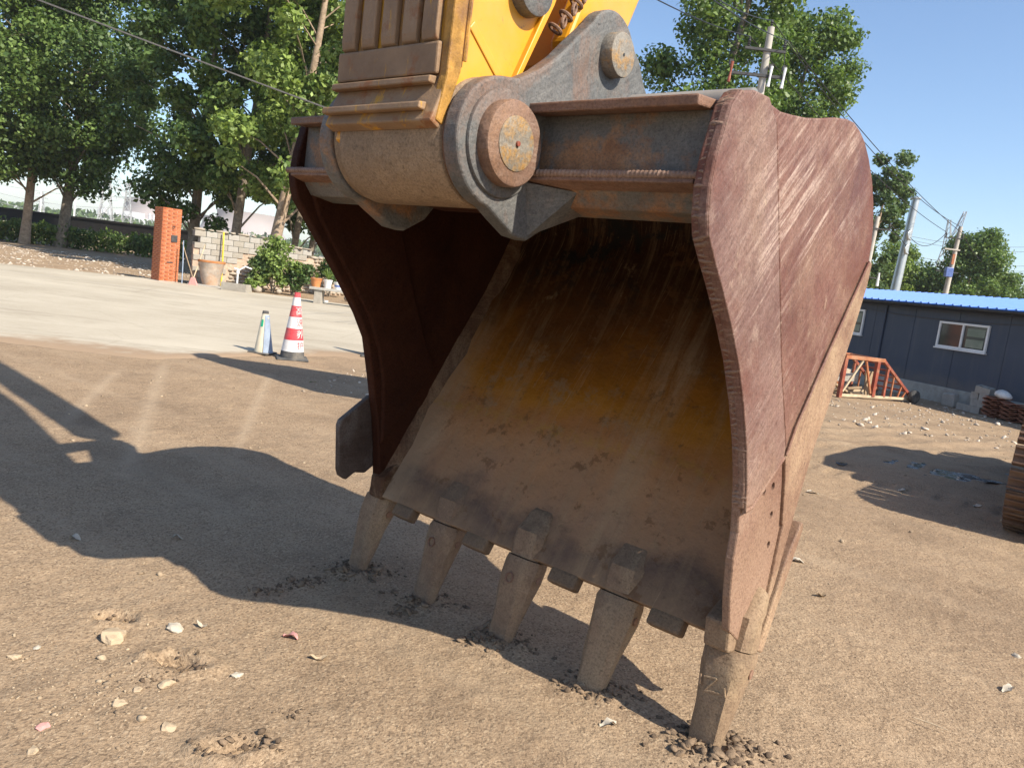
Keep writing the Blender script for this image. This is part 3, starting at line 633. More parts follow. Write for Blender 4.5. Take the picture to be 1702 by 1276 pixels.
# hinge ears with lobes for the two pins
PD, PZ, QD, QZ = -.722, 1.817, -.25, 2.19
def arc(c, r, a0, a1, n): return [(c[0] + r * math.cos(R(a)), c[1] + r * math.sin(R(a))) for a in np.linspace(a0, a1, n)]
ear = [(.06, 2.0), (.035, 2.10), (-.03, 2.155), (-.085, 2.225)] + arc((QD, QZ), .135, 28, 150, 12) + [(-.445, 2.185), (-.515, 2.115), (-.60, 2.05), (-.68, 2.005)] + arc((PD, PZ), .178, 100, 262, 16) + [(-.70, 1.615), (-.62, 1.575), (-.56, 1.57), (-.47, 1.62), (-.42, 1.68), (-.30, 1.90)]
for x0, x1, xs_ in ((XR0, XR1, 1), (XL0, XL1, -1)):
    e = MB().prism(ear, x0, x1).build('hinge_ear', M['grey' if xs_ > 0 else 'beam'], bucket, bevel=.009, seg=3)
    xf = x1 if xs_ > 0 else x0
    def cyl(r, a, b, mat, name, d, z, bev=.006, k=40, par=bucket):
        lo, hi = min(a, b), max(a, b)
        return MB().lathe([(r, lo), (r, hi)], k, (0, d, z), 'x').build(name, M[mat], par, bevel=bev, smooth=30)
    cyl(.146, xf - .01 * xs_, xf + .012 * xs_, 'grey', 'boss_ring', PD, PZ)
    cyl(.116, xf, xf + .052 * xs_, 'collar', 'pin_collar', PD, PZ, .01)
    cyl(.074, xf + .04 * xs_, xf + .0555 * xs_, 'pin', 'hinge_pin', PD, PZ, .003)
    cyl(.068, xf - .01 * xs_, xf + .045 * xs_, 'pin', 'link_pin', QD, QZ, .007)
    MB().tube([(xf + .05 * xs_, PD, PZ), (xf + .062 * xs_, PD, PZ)], .007, 10).build('grease_nipple', M['red'], bucket)
    MB().tube([(xf + .04 * xs_, QD, QZ), (xf + .0465 * xs_, QD, QZ)], .005, 10).build('pin_centre', M['iron'], bucket)
    # lower gusset folding under the ear
    g0, g1 = (x1 - .03, x1 + .10) if xs_ > 0 else (x0 - .10, x0 + .03)
    vs = [(xf, -.60, 1.735), (xf, -.56, 1.585), (xf, -.42, 1.68), (xf + .14 * xs_, -.53, 1.72), (xf + .10 * xs_, -.40, 1.68)]
    MB().add(vs, [(0, 1, 3), (1, 2, 4), (1, 4, 3), (0, 3, 4, 2), (0, 2, 1)]).build('ear_gusset', M['grey' if xs_ > 0 else 'innerside'], bucket)  # left gusset takes the dark inner steel: its shade is put into the colour

# ------------------------------------------------------------------ the arm
arm = empty('excavator_stick', B(-.04, PD, PZ - .2), BROT, 'yellow excavator arm with rusty ribbed front plate pinned to the bucket', 'excavator arm')
def armo(mb, name, mat, parent=arm, **k):
    loc = arm.location
    mb.v = [(x + .04, d - PD, z - (PZ - .2)) for x, d, z in mb.v]
    return mb.build(name, M[mat], parent, **k)
AX0, AX1 = -.205, .25
prof = [(-.90, 1.80), (-.868, 1.93), (-.862, 2.3), (-.87, 3.6), (-.75, 6.6), (.18, 6.6), (-.06, 4.4), (-.22, 3.5), (-.335, 2.9), (-.40, 2.6), (-.505, 2.27), (-.62, 2.02), (-.60, 1.80), (-.74, 1.70)]
armo(MB().prism(prof, AX0 + .012, AX1 - .012), 'arm_box', 'yellow', bevel=.006)
armo(MB().lathe([(.178, AX0 + .03), (.178, AX1 - .0)], 48, (0, PD, PZ), 'x'), 'arm_boss', 'boss', smooth=30, bevel=.008)
armo(MB().lathe([(.168, AX0 - .004), (.168, AX0 + .03)], 48, (0, PD, PZ), 'x'), 'boss_shim', 'boss', smooth=30)
armo(MB().lathe([(.165, AX1 - .002), (.165, AX1 + .016)], 48, (0, PD, PZ), 'x'), 'boss_shim', 'flange', smooth=30)
armo(MB().prism([(-.887, 2.0), (-.885, 3.0), (-.868, 3.0), (-.868, 2.0)], AX0 + .002, AX1 - .002), 'front_plate', 'wornyel', bevel=.004)
armo(MB().prism([(-.935, 1.835), (-.888, 1.96), (-.888, 1.998), (-.869, 1.998), (-.868, 1.95), (-.90, 1.82)], AX0 + .002, AX1 - .002), 'lower_plate', 'worn', bevel=.005)
# vertical wear bars and cross bars welded on the front plate
for k, x in enumerate((-.192, -.105, -.018, .069, .148)):
    armo(MB().prism([(-.887, 2.045), (-.904, 2.055), (-.908, 2.075), (-.908, 3.0), (-.884, 3.0)], x, x + .058), 'wear_bar', 'worn', bevel=.004)
armo(MB().prism([(-.888, 1.965), (-.906, 1.962), (-.908, 2.045), (-.886, 2.05)], AX0 + .004, AX1 - .03), 'cross_plate', 'worn', bevel=.006)
for z0 in (1.935, 1.862):
    armo(MB().prism([(-.89 - (1.96 - z0) * .36, z0), (-.915 - (1.96 - z0) * .36, z0 + .002), (-.913 - (1.96 - z0) * .36, z0 + .02), (-.885 - (1.96 - z0) * .36, z0 + .024)], AX0 + .004, AX1 - .035), 'cross_bar', 'worn', bevel=.004)
armo(MB().prism([(-.918, 1.84), (-.895, 1.96), (-.893, 3.0), (-.845, 3.0), (-.845, 1.98), (-.89, 1.83)], AX1 - .03, AX1 + .003), 'edge_strip', 'chip', bevel=.005)
armo(MB().tube([(AX1 + .001, -.835, 2.0 + .01), (AX1 + .001, -.835, 3.0)], .006, 6), 'edge_weld', 'chip')
armo(MB().prism([(-.805, 2.125), (-.645, 2.005), (-.665, 1.985), (-.822, 2.103)], AX1 - .02, AX1 - .007), 'stiffener', 'yellow', bevel=.003)
armo(MB().prism([(-.49, 2.27), (-.385, 2.6), (-.40, 2.6), (-.515, 2.27), (-.63, 2.02), (-.61, 2.02)], AX1 - .02, AX1 + .006), 'rear_flange', 'yellow', bevel=.003)
armo(MB().lathe([(.075, AX1 - .03), (.075, AX1 + .03), (.05, AX1 + .034)], 32, (0, -.605, 2.275), 'x'), 'idler_boss', 'grey', bevel=.004, smooth=30)
# bucket link, idler levers and cylinder above the frame (they cast the slotted shadow)
lk = [(-.40, 2.20), (-.36, 2.09), (-.27, 2.06), (-.18, 2.09), (-.14, 2.18), (.16, 2.86), (.14, 2.99), (.02, 3.06), (-.09, 3.0), (-.13, 2.9)]
armo(MB().prism([(-.395, 2.12), (-.33, 2.075), (-.20, 2.08), (-.145, 2.15), (-.07, 2.33), (-.25, 2.46)], XL1 + .03, XR0 - .035), 'link_web', 'yellow', bevel=.02)
for x0 in (XL1 + .01, XR0 - .085):
    armo(MB().prism(lk, x0, x0 + .07), 'bucket_link', 'yellow', bevel=.012)
for x0 in (AX0 - .06, AX1 + .01):
    armo(MB().prism([(-.62, 2.85), (-.60, 2.75), (-.50, 2.74), (.06, 2.86), (.11, 2.94), (.04, 3.0), (-.52, 2.93)], x0, x0 + .05), 'idler_lever', 'yellow', bevel=.01)
armo(MB().tube([(-.05, .03, 2.93), (-.05, .22, 4.6)], .06, 20), 'cylinder_rod', 'grey', smooth=40)
armo(MB().tube([(-.05, .07, 3.3), (-.05, .40, 6.6)], .15, 20), 'cylinder_barrel', 'yellow', smooth=40)
# short chain hanging by the link pin
def ring(c, R_, r, ax, k=16):
    ax = Vector(ax).normalized(); u = ax.orthogonal().normalized(); v = ax.cross(u)
    return [Vector(c) + (u * math.cos(t) * 1.5 + v * math.sin(t)) * R_ for t in np.linspace(0, 2 * math.pi, k + 1)]
for i in range(6):
    c = (.24 + .012 * (i % 2), -.455 + .022 * i, 2.215 + .026 * i)
    armo(MB().tube(ring(c, .014, .005, (1, .4, 0) if i % 2 else (.2, .6, 1)), .0055, 6), 'chain_link', 'collar')

# ------------------------------------------------------------------ loose stones, clods and scraps
_t = (1 + 5 ** .5) / 2
ICO_V = np.array([(-1, _t, 0), (1, _t, 0), (-1, -_t, 0), (1, -_t, 0), (0, -1, _t), (0, 1, _t), (0, -1, -_t), (0, 1, -_t), (_t, 0, -1), (_t, 0, 1), (-_t, 0, -1), (-_t, 0, 1)]) / math.sqrt(1 + _t * _t)
ICO_F = np.array([(0, 11, 5), (0, 5, 1), (0, 1, 7), (0, 7, 10), (0, 10, 11), (1, 5, 9), (5, 11, 4), (11, 10, 2), (10, 7, 6), (7, 1, 8), (3, 9, 4), (3, 4, 2), (3, 2, 6), (3, 6, 8), (3, 8, 9), (4, 9, 5), (2, 4, 11), (6, 2, 10), (8, 6, 7), (9, 8, 1)])
M['crust'] = simple('soil_crust', (.21, .148, .095), .95, .35, 25, .8, .006)
def chunks(name, pts, sizes, mat, flat=.6, sink=.3, tilt=.25):
    n = len(pts); Vv = np.repeat(ICO_V[None], n, 0) * rng.uniform(.5, 1.35, (n, 12, 1))
    sc = np.stack([rng.uniform(.7, 1.35, n), rng.uniform(.7, 1.35, n), rng.uniform(.45, 1, n) * flat / .75], 1); Vv = Vv * (sc * sizes[:, None])[:, None, :]
    a = rng.uniform(0, 6.28, n); c, s = np.cos(a), np.sin(a); x = Vv[..., 0] * c[:, None] - Vv[..., 1] * s[:, None]; y = Vv[..., 0] * s[:, None] + Vv[..., 1] * c[:, None]
    tl = rng.normal(0, tilt, n); z = Vv[..., 2] + x * tl[:, None]
    P = np.stack([x, y, z], -1) + pts[:, None, :]; P[..., 2] += (sizes * flat * (.5 - sink))[:, None]
    Fa = (ICO_F[None] + (np.arange(n) * 12)[:, None, None]).reshape(-1, 3)
    return ind_mesh(name, P.reshape(-1, 3), Fa, mat)
def on_ground(x, y): return np.stack([x, y, height(x, y)], -1)
# dug-up clods round the five tooth tips
px, py, ps = [], [], []
for i in range(5):
    p = B(TX[i], TD[i], 0); n = [170, 80, 100, 80, 300][i]; sp = [.075, .05, .06, .05, .075][i]
    a = rng.uniform(0, 6.28, n); r = .045 + np.abs(rng.normal(0, sp, n)); px += list(p.x + np.cos(a) * r * 1.2 + (.02 if i == 4 else 0)); py += list(p.y + np.sin(a) * r * .9); ps += list(rng.lognormal(-4.75, .5, n).clip(.003, .026))
p0, p1 = gnd(590, 950), gnd(420, 985)                       # crack of lifted earth running left from the far tooth
for t in np.linspace(0, 1, 110):
    q = p0.lerp(p1, t); px.append(q.x + rng.normal(0, .03)); py.append(q.y + rng.normal(0, .03)); ps.append(float(rng.lognormal(-4.9, .5)))
for hx, hy, n in ((205, 1024, 40), (310, 1105, 60), (270, 1130, 40), (360, 1250, 50), (420, 1238, 45), (490, 1190, 25), (660, 1020, 25), (700, 1010, 20), (790, 1075, 30), (505, 965, 40)):
    q = gnd(hx, hy)
    for k in range(n): px.append(q.x + rng.normal(0, .035)); py.append(q.y + rng.normal(0, .022)); ps.append(float(rng.lognormal(-5.1, .55)))
px, py, ps = np.array(px), np.array(py), (np.array(ps) * .62).clip(.0016, .014)
tag(link('soil_clods', chunks('soil_clods', on_ground(px, py), ps, M['clod'], .75, .25)), 'crumbled dark soil clods lifted around the bucket teeth', 'soil', kind='stuff')
cx_, cy_, cs_ = [], [], []
for i in range(5):
    p = B(TX[i], TD[i], 0); n = [30, 14, 20, 12, 60][i]; a = rng.uniform(0, 6.28, n); r = .06 + np.abs(rng.normal(0, .045, n)); cx_ += list(p.x + np.cos(a) * r * 1.3); cy_ += list(p.y + np.sin(a) * r * .85); cs_ += list(rng.uniform(.008, .026, n))
for hx, hy, n in ((192, 1020, 10), (300, 1102, 16), (372, 1246, 12), (415, 1240, 12), (500, 965, 8), (430, 980, 8), (685, 1015, 8), (795, 1072, 10)):
    q = gnd(hx, hy)
    for k in range(n): cx_.append(q.x + rng.normal(0, .04)); cy_.append(q.y + rng.normal(0, .022)); cs_.append(rng.uniform(.008, .024))
tag(link('soil_crust', chunks('soil_crust', on_ground(np.array(cx_), np.array(cy_)), np.array(cs_), M['crust'], .32, .1, .5)), 'lifted plates of dry soil crust around teeth and cracks', 'soil', kind='stuff')
# pebble scatter
def scatter(n, x0, x1, y0, y1, mu, sg, pw=1.0):
    x = rng.uniform(x0, x1, n); y = y0 + (y1 - y0) * rng.random(n) ** pw; k = vnoise(x, y, .8, 77) + .28 * rng.normal(size=n) > -.12
    return x[k], y[k], rng.lognormal(mu, sg, k.sum())
A = [scatter(5200, -4.5, 5, 1.2, 7, -6.0, .45, 1.3), scatter(1500, -5, 8, 5, 12.5, -5.1, .55)]
cl = [gnd(150 + rng.normal(0, 75), 1150 + rng.normal(0, 48)) for _ in range(300)] + [gnd(215 + rng.normal(0, 40), 950 + rng.normal(0, 14)) for _ in range(40)]
A.append((np.array([c.x for c in cl]), np.array([c.y for c in cl]), rng.lognormal(-5.75, .5, len(cl))))
X_, Y_, S_ = (np.concatenate([a[i] for a in A]) for i in range(3))
k = ~((Y_ > 8.4 + np.maximum(X_ + 6, 0) * .75) & (X_ < 0)); X_, Y_, S_ = X_[k], Y_[k], S_[k].clip(.0012, .016)
tag(link('pebbles', chunks('pebbles', on_ground(X_, Y_), S_, M['pebble'], .7, .2)), 'fine pebbles and crumbs strewn over the brown yard', 'gravel', kind='stuff')
A = [scatter(2600, 3.5, 13, 10.5, 17, -4.2, .5, .7), scatter(700, -2.2, 0.5, 8, 11, -4.4, .5)]
X_, Y_, S_ = (np.concatenate([a[i] for a in A]) for i in range(3))
k = (X_ * .946 + Y_ * .326) < (9.083 * .946 + 17.275 * .326) - .12; X_, Y_, S_ = X_[k], Y_[k], S_[k].clip(.004, .05)
tag(link('rubble_gravel', chunks('rubble_gravel', on_ground(X_, Y_), S_, M['gravel'], .7, .2)), 'pale rubble gravel spread in front of the navy shed', 'gravel', kind='stuff')
x = rng.uniform(-32, -12, 2600); y = rng.uniform(22, 40, 2600); k = y > np.interp(x, [-40, -16, -12.4], [15, 23.9, 26.4]) + .2; x, y = x[k], y[k]
tag(link('verge_gravel', chunks('verge_gravel', on_ground(x, y), rng.lognormal(-3.3, .45, len(x)).clip(.01, .1), M['gravel'], .55, .25)), 'stony litter on the dirt verge beyond the concrete', 'gravel', kind='stuff')
# individual stones lying in the foreground
ST = [(185, 1058, .050, 'slabst', 'largest pale flat stone slab beside the crack in the soil'), (292, 1044, .030, 'paper', 'pale folded flake lying right of the flat stone slab'),
      (274, 1138, .024, 'slabst', 'tan upright stone chip in the lower crack of the soil'), (229, 1144, .017, 'slabst', 'small tan stone left of the lower soil crack'),
      (393, 1125, .018, 'paper', 'white pebble alone right of the lower soil crack'), (25, 1086, .020, 'slabst', 'round tan stone nearest the left edge of the yard'),
      (196, 1171, .022, 'slabst', 'biggest yellowish stone in the pebble patch'), (280, 1208, .022, 'slabst', 'yellowish stone right of the pebble patch'),
      (70, 1205, .018, 'pink', 'reddish brick crumb at lower left of the yard'), (1690, 1088, .018, 'paper', 'white pebble near the right edge of the yard'),
      (62, 1073, .013, 'paper', 'small white stone chip above the round tan stone'), (56, 1244, .018, 'slabst', 'tan stone in the bottom left corner')]
for n_, (x_, y_, s, mt, lab) in enumerate(ST):
    p = gnd(x_, y_); v = ICO_V * np.random.default_rng(100 + n_).uniform(.7, 1.2, (12, 1)) * np.array((1.25, 1, .55 if n_ else .42)) * s
    bm = bmesh.new(); vs = [bm.verts.new(c) for c in v]; [bm.faces.new([vs[i] for i in f]) for f in ICO_F]
    bmesh.ops.subdivide_edges(bm, edges=bm.edges, cuts=2, use_grid_fill=True)
    for q in bm.verts: q.co *= 1 + .10 * math.sin(q.co.x * 190 + n_) * math.cos(q.co.y * 230) + .05 * math.sin(q.co.z * 400 + q.co.x * 330)
    me = bpy.data.meshes.new('stone'); bm.to_mesh(me); bm.free(); me.materials.append(M[mt])
    tag(link('stone', me, None, (p.x, p.y, hz(p.x, p.y) + s * .18), (random.uniform(-.2, .2), random.uniform(-.2, .2), random.uniform(0, 6))), lab, 'stone', 'stones lying in the foreground')
# dry leaves and scraps of paper: small curled sheets
def scrap(px_, py_, w, l, mt, lab, cat, name, rz):
    p = gnd(px_, py_); n = 6; vs = []; fs = []; r_ = np.random.default_rng(int(px_ + py_))
    for i in range(n + 1):
        u = i / n; hw = w * math.sin(math.pi * min(max(u, .06), .97)) ** .6 / 2 * r_.uniform(.8, 1.2)
        for j, sgn in enumerate((-1, 0, 1)): vs.append(((u - .5) * l, hw * sgn, .006 + .012 * abs(sgn) * r_.uniform(.3, 1) + .01 * math.sin(u * 5 + px_)))
    m_ = len(vs); vs += [(a, b, c - .0015) for a, b, c in vs]
    for i in range(n):
        for j in range(2):
            a = i * 3 + j; fs.append((a, a + 1, a + 4, a + 3)); a += m_; fs.append((a + 3, a + 4, a + 1, a))
    tag(link(name, MB().add(vs, fs).mesh(name, M[mt], smooth=60), None, (p.x, p.y, hz(p.x, p.y)), (0, 0, rz)), lab, cat)
scrap(1676, 1146, .035, .075, 'paper', 'pale dry leaf on bare soil near the right edge', 'leaf', 'dry_leaf', .5)
scrap(1325, 929, .05, .08, 'paper', 'crumpled white paper scrap beside the bucket heel', 'paper', 'paper_scrap', -.3)
scrap(1351, 819, .05, .10, 'paper', 'pale dry leaf where the machine shadow begins', 'leaf', 'dry_leaf', -.1)
scrap(1365, 987, .03, .06, 'wood', 'brown dry leaf to the right of the corner tooth', 'leaf', 'dry_leaf', .4)
scrap(482, 1060, .035, .07, 'pink', 'pink scrap on the soil in front of the shadow', 'scrap', 'plastic_scrap', -.4)
scrap(530, 1096, .025, .065, 'slabst', 'tan dry leaf right of the pink scrap', 'leaf', 'dry_leaf', .2)
scrap(335, 1041, .02, .045, 'paper', 'small pale leaf between flat stone and pink scrap', 'leaf', 'dry_leaf', -.2)
scrap(125, 892, .03, .06, 'paper', 'pale scrap in the arm shadow at far left', 'paper', 'paper_scrap', -.2)
scrap(295, 891, .025, .05, 'paper', 'pale scrap in the middle of the bucket shadow', 'paper', 'paper_scrap', .2)
scrap(1010, 1148 + 62, .03, .06, 'paper', 'pale scrap between the two nearest teeth', 'paper', 'paper_scrap', .3)
scrap(1625, 838, .05, .09, 'paper', 'white litter in the shadow beside the machine track', 'paper', 'paper_scrap', .3)
scrap(1500, 815, .05, .08, 'paper', 'white litter at the edge of the machine shadow', 'paper', 'paper_scrap', .1)
p = gnd(1547, 1208); tag(MB().tube([(p.x - .05, p.y + .035, .012), (p.x, p.y + .004, .014), (p.x + .05, p.y - .03, .012)], [.002, .0022, .0014], 6).build('dry_stalk', M['woodl']), 'thin straw stalk on bare soil at lower right', 'stalk')
# puddles
def puddle(pts, lab, z):
    c = [gnd(*q) for q in pts]; P = []
    n = len(c)
    for i in range(n):
        for t in np.linspace(0, 1, 6)[:-1]:
            q = c[i].lerp(c[(i + 1) % n], t); P.append((q.x + random.uniform(-.03, .03), q.y + random.uniform(-.06, .06), z))
    me = bpy.data.meshes.new('puddle'); me.from_pydata(P, [], [tuple(range(len(P)))]); me.materials.append(M['water'])
    tag(link('puddle', me), lab, kind='structure')
puddle([(440, 628), (480, 633), (545, 636), (610, 640), (612, 646), (560, 643), (500, 640), (455, 634)], 'thin strip of water in front of the traffic cones', .004)
puddle([(1385, 762), (1440, 766), (1500, 766), (1560, 774), (1690, 790), (1690, 804), (1580, 800), (1510, 784), (1440, 776), (1390, 772)], 'muddy wet rut in the shadow of the parked machine', .006)

# ------------------------------------------------------------------ traffic cones
def cone(loc, rz, h, r0, r1, bands, base, label, marks=None, group='traffic cones by the concrete edge', halves=None):
    t = empty('traffic_cone', loc, rz, label, 'traffic cone', group)
    bw, bh = base
    MB().box((-bw, -bw, 0), (bw, bw, bh)).build('base', M['rubberb'], t, bevel=.012)
    def rad(z): return r0 + (r1 - r0) * (z - bh) / (h - bh)
    for z0, z1, mt in bands:
        a, b = bh + (h - bh) * z0, bh + (h - bh) * z1
        MB().lathe([(rad(a), a), (rad((a + b) / 2), (a + b) / 2), (rad(b), b)], 32, cap=(z1 >= .999 or z0 <= .001)).build('band' if mt != 'rubberb' else 'foot', M[mt], t, smooth=40)
    return t, rad, bh
T = gnd(485, 597)
ct, rad, bh = cone(T, R(20), .92, .165, .038, [(0, .1, 'rubberb'), (.1, .275, 'conew'), (.275, .455, 'coner'), (.455, .63, 'conew'), (.63, .80, 'coner'), (.80, .93, 'conew'), (.93, 1, 'coner')], (.21, .03), 'tall red and white striped traffic cone with printed characters')
for ch, zf, mt in (('\u9ad8', .715, 'conew'), ('\u901f', .54, 'coner'), ('\u517b', .365, 'conew'), ('\u62a4', .19, 'coner')):
    cu = bpy.data.curves.new('printed_character', 'FONT'); cu.body = ch; cu.size = .13; cu.align_x = 'CENTER'; cu.align_y = 'CENTER'; cu.resolution_u = 2
    to = bpy.data.objects.new('t', cu); col.objects.link(to); dg = bpy.context.evaluated_depsgraph_get(); me = bpy.data.meshes.new_from_object(to.evaluated_get(dg)); bpy.data.objects.remove(to, do_unlink=True)
    bm = bmesh.new(); bm.from_mesh(me); bmesh.ops.triangulate(bm, faces=bm.faces); bmesh.ops.subdivide_edges(bm, edges=bm.edges, cuts=1); zc = bh + (.92 - bh) * zf
    for v in bm.verts:
        z = zc + v.co.y * .9; rr = rad(z) + .0025; th = R(-48) + v.co.x * 1.0 / rr; v.co = Vector((rr * math.cos(th), rr * math.sin(th), z))
    bm.to_mesh(me); bm.free(); me.materials.clear(); me.materials.append(M[mt]); link('printed_character', me, ct)
t2, rad2, bh2 = cone(gnd(436, 587), R(-12), .60, .115, .04, [(0, .93, 'cream'), (.93, 1, 'rubberb')], (.15, .025), 'short faded cream cone with blue grey flank beside the striped cone')
# blue-grey flap panel wrapped round the sunny flank, green sticker, top handle lugs
vs = []; fs = []
for i in range(9):
    z = bh2 + (.6 - bh2) * .9 * i / 8; rr = rad2(z) + .006
    for j in range(7): a = R(-62 + j * 14); vs.append((rr * math.cos(a) * (1.25 - .2 * i / 8), rr * math.sin(a), z))
for i in range(8):
    for j in range(6): a = i * 7 + j; fs.append((a, a + 1, a + 8, a + 7))
o = MB().add(vs, fs).build('flank_panel', M['bluegrey'], t2, smooth=60)
vs = []
for i in range(2):
    z = bh2 + (.6 - bh2) * (.62 + .17 * i); rr = rad2(z) + .003
    for a in (-106, -90, -76): vs.append((rr * math.cos(R(a)), rr * math.sin(R(a)), z))
MB().add(vs, [(0, 1, 4, 3), (1, 2, 5, 4)]).build('sticker', M['green'], t2)
for a in (R(160), R(-20)): MB().box((math.cos(a) * .05 - .018, math.sin(a) * .05 - .012, .49), (math.cos(a) * .05 + .018, math.sin(a) * .05 + .012, .515)).build('lug', M['cream'], t2, bevel=.004)
cone(gnd(622, 593), R(8), .85, .15, .038, [(0, .1, 'rubberb'), (.1, .35, 'conew'), (.35, .6, 'coner'), (.6, .85, 'conew'), (.85, 1, 'coner')], (.2, .03), 'third traffic cone mostly hidden behind the bucket edge')

# ------------------------------------------------------------------ gate pillar, block wall and yard clutter
pil = empty('gate_pillar', (-11.84, 25.5, 0), R(49), 'square orange red brick gate pillar', 'pillar')
S = .31
MB().box((-S + .012, -S + .012, 0), (S - .012, S - .012, 2.36)).build('mortar_core', M['mortar'], pil)
bme = [MB().box((-w_ / 2, -.05, .003), (w_ / 2, .05, .060)).mesh('brick', M['brick'], bevel=.005, seg=1) for w_ in (.296, .143)]
for c in range(36):
    z = .02 + c * .0655
    for sdx in range(4):
        for x_, v in (((-.1545, 0), (.1545, 0)) if (c + sdx) % 2 else ((-.2325, 1), (0, 0), (.2325, 1))):
            a = sdx * math.pi / 2; q = Matrix.Rotation(a, 3, 'Z') @ Vector((x_, -S + .05 + random.uniform(-.004, .004), z))
            link('brick', bme[v], pil, q, (0, 0, a + random.uniform(-.012, .012)))
MB().box((-S - .004, -S - .004, -.02), (S + .004, S + .004, .022)).build('footing', M['conc'], pil, bevel=.006)
MB().box((.0, -S - .022, 1.30), (.2, -S - .001, 1.52)).build('sign_plate', M['iron'], pil, bevel=.004)
MB().tube(ring((.06, -S - .02, 1.78), .03, .006, (0, 1, .2)), .008, 6).build('iron_ring', M['iron'], pil)
MB().box((-.10, -S - .012, .62), (.10, -S - .001, .65)).build('vent_slot', M['iron'], pil)
wall = empty('block_wall', (-11.25, 26.15, 0), R(50), 'rough wall of grey concrete blocks and rubble stone', 'wall')
bl = [MB().box((-.195, -.09, -.095), (.195, .09, .095)).mesh('block', M['block'], bevel=.008, seg=1), MB().box((-.195, -.09, -.095), (.195, .09, .095)).mesh('block', M['conc'], bevel=.008, seg=1)]
MB().box((.0, -.05, 0), (9.0, .05, 1.3)).build('mortar_bed', M['mortar'], wall)
def stone_mesh(seed, mt):
    r_ = np.random.default_rng(seed); v = ICO_V * r_.uniform(.75, 1.2, (12, 1)); v = np.clip(v, -.72, .72) / .72
    return ind_mesh('stone', v * np.array((.5, .5, .5)), ICO_F, mt)
stm = [stone_mesh(i, M['rubble']) for i in range(6)]
for rrow in range(9):
    z = .1 + rrow * .2; off = .2 if rrow % 2 else 0
    for c in range(22):
        x_ = .2 + c * .405 + off
        top = 1.95 - .05 * x_ if x_ < 4.6 else (1.5 - .06 * (x_ - 4.6) if x_ < 7 else 1.25)
        if x_ > 8.9 or z + .08 > top: continue
        rub = (x_ > 1.7 and z < 1.2 - .0 * x_) or x_ > 4.6 or (z < .75 and x_ > 1.2)
        if rub: continue
        link('block', bl[(c + rrow) % 2], wall, (x_, random.uniform(-.012, .012), z), (0, 0, random.uniform(-.015, .015)))
        if z + .28 > top and random.random() < .95:
            link('coping_stone', random.choice(stm), wall, (x_, 0, z + .14), (0, 0, random.uniform(0, 3)), (random.uniform(.3, .42), .2, random.uniform(.06, .12)))
for zrow in range(11):
    z = .07 + zrow * .128; x_ = 1.25 + random.uniform(0, .1)
    while x_ < 8.8:
        wd = random.uniform(.16, .42)
        top = 1.14 if x_ < 4.6 else (1.45 - .06 * (x_ - 4.6) if x_ < 7 else 1.2)
        if z < top and not (x_ < 1.75 and z > .7):
            link('stone', random.choice(stm), wall, (x_ + wd / 2, random.uniform(-.03, .01), z), (0, random.uniform(-.06, .06), random.choice((0, math.pi))), (wd * 1.0, random.uniform(.24, .3), random.uniform(.115, .14)))
        x_ += wd + .012
# big weathered pot on a slab
def wallpt(t, off): return Vector((-11.25 + .643 * t + .766 * off, 26.15 + .766 * t - .643 * off, 0))
pp = gnd(349, 476)
pot = empty('stone_pot', pp, 0, 'big weathered clay pot standing against the block wall', 'pot')
MB().lathe([(.25, 0), (.33, .3), (.40, .68), (.43, .74), (.43, .80), (.385, .80), (.36, .70), (.2, .12)], 32, cap=True).build('body', M['oldpot'], pot, smooth=40)
MB().lathe([(.432, .735), (.437, .745), (.437, .803), (.40, .806)], 32, cap=False).build('rim', M['terra'], pot, smooth=40)
sp_ = Vector((pp.x + .2, pp.y - .15, 0)); tag(MB().box((sp_.x - .75, sp_.y - .35, 0), (sp_.x + .75, sp_.y + .3, .05)).build('paving_slab', M['conc'], bevel=.01), 'thin slab lying under the big clay pot', 'slab')
pot.location.z = .05
q = gnd(392, 484); tr = empty('block_trough', q, R(-4), 'low grey block trough at the foot of the white pipe', 'trough')
MB().box((-.42, -.2, 0), (.42, -.12, .26)).build('front_block', M['block'], tr, bevel=.01); MB().box((-.42, .18, 0), (.42, .26, .24)).build('rear_block', M['block'], tr, bevel=.01)
MB().box((-.42, -.118, 0), (-.34, .178, .25)).build('end_block', M['block'], tr, bevel=.01); MB().box((.34, -.118, 0), (.42, .178, .25)).build('end_block', M['block'], tr, bevel=.01)
def stick(a, b, r, mt, name, lab, cat): return tag(MB().tube([a, a.lerp(b, .5) + Vector((.01, 0, .01)), b], r, 8).build(name, M[mt], smooth=50), lab, cat)
y0 = 25.2
br = empty('broom', at(320, 473, y0), 0, 'broom leaning on the wall between pillar and clay pot', 'broom')
bb = br.location.copy(); br.location.z = 0; bb.z = 0
tpz = at(303, 403, y0 + .5)
MB().tube([(0, 0, .22), tuple(tpz - bb)], .016, 8).build('handle', M['wood'], br)
MB().add([(-.06, -.03, .25), (.06, -.03, .25), (.06, .03, .25), (-.06, .03, .25), (-.13, -.05, .0), (.17, -.05, .0), (.17, .05, .0), (-.13, .05, .0)], [(0, 1, 2, 3), (4, 7, 6, 5), (0, 4, 5, 1), (1, 5, 6, 2), (2, 6, 7, 3), (3, 7, 4, 0)]).build('bristles', M['pink'], br, bevel=.01)
a_ = at(318, 466, y0); a_.z = .01
stick(a_, at(341, 407, y0 + .45), .02, 'woodl', 'wooden_stick', 'pale wooden stick leaning right beside the clay pot', 'stick')
a_ = at(302, 474, 25.2); a_.z = .0
stick(a_, at(305, 400, 25.25), .018, 'bluegrey', 'metal_rod', 'thin grey blue rod against the brick pillar', 'rod')
a_ = at(369, 452, 26.6); b_ = at(372, 386, 26.75); a_.z = .0
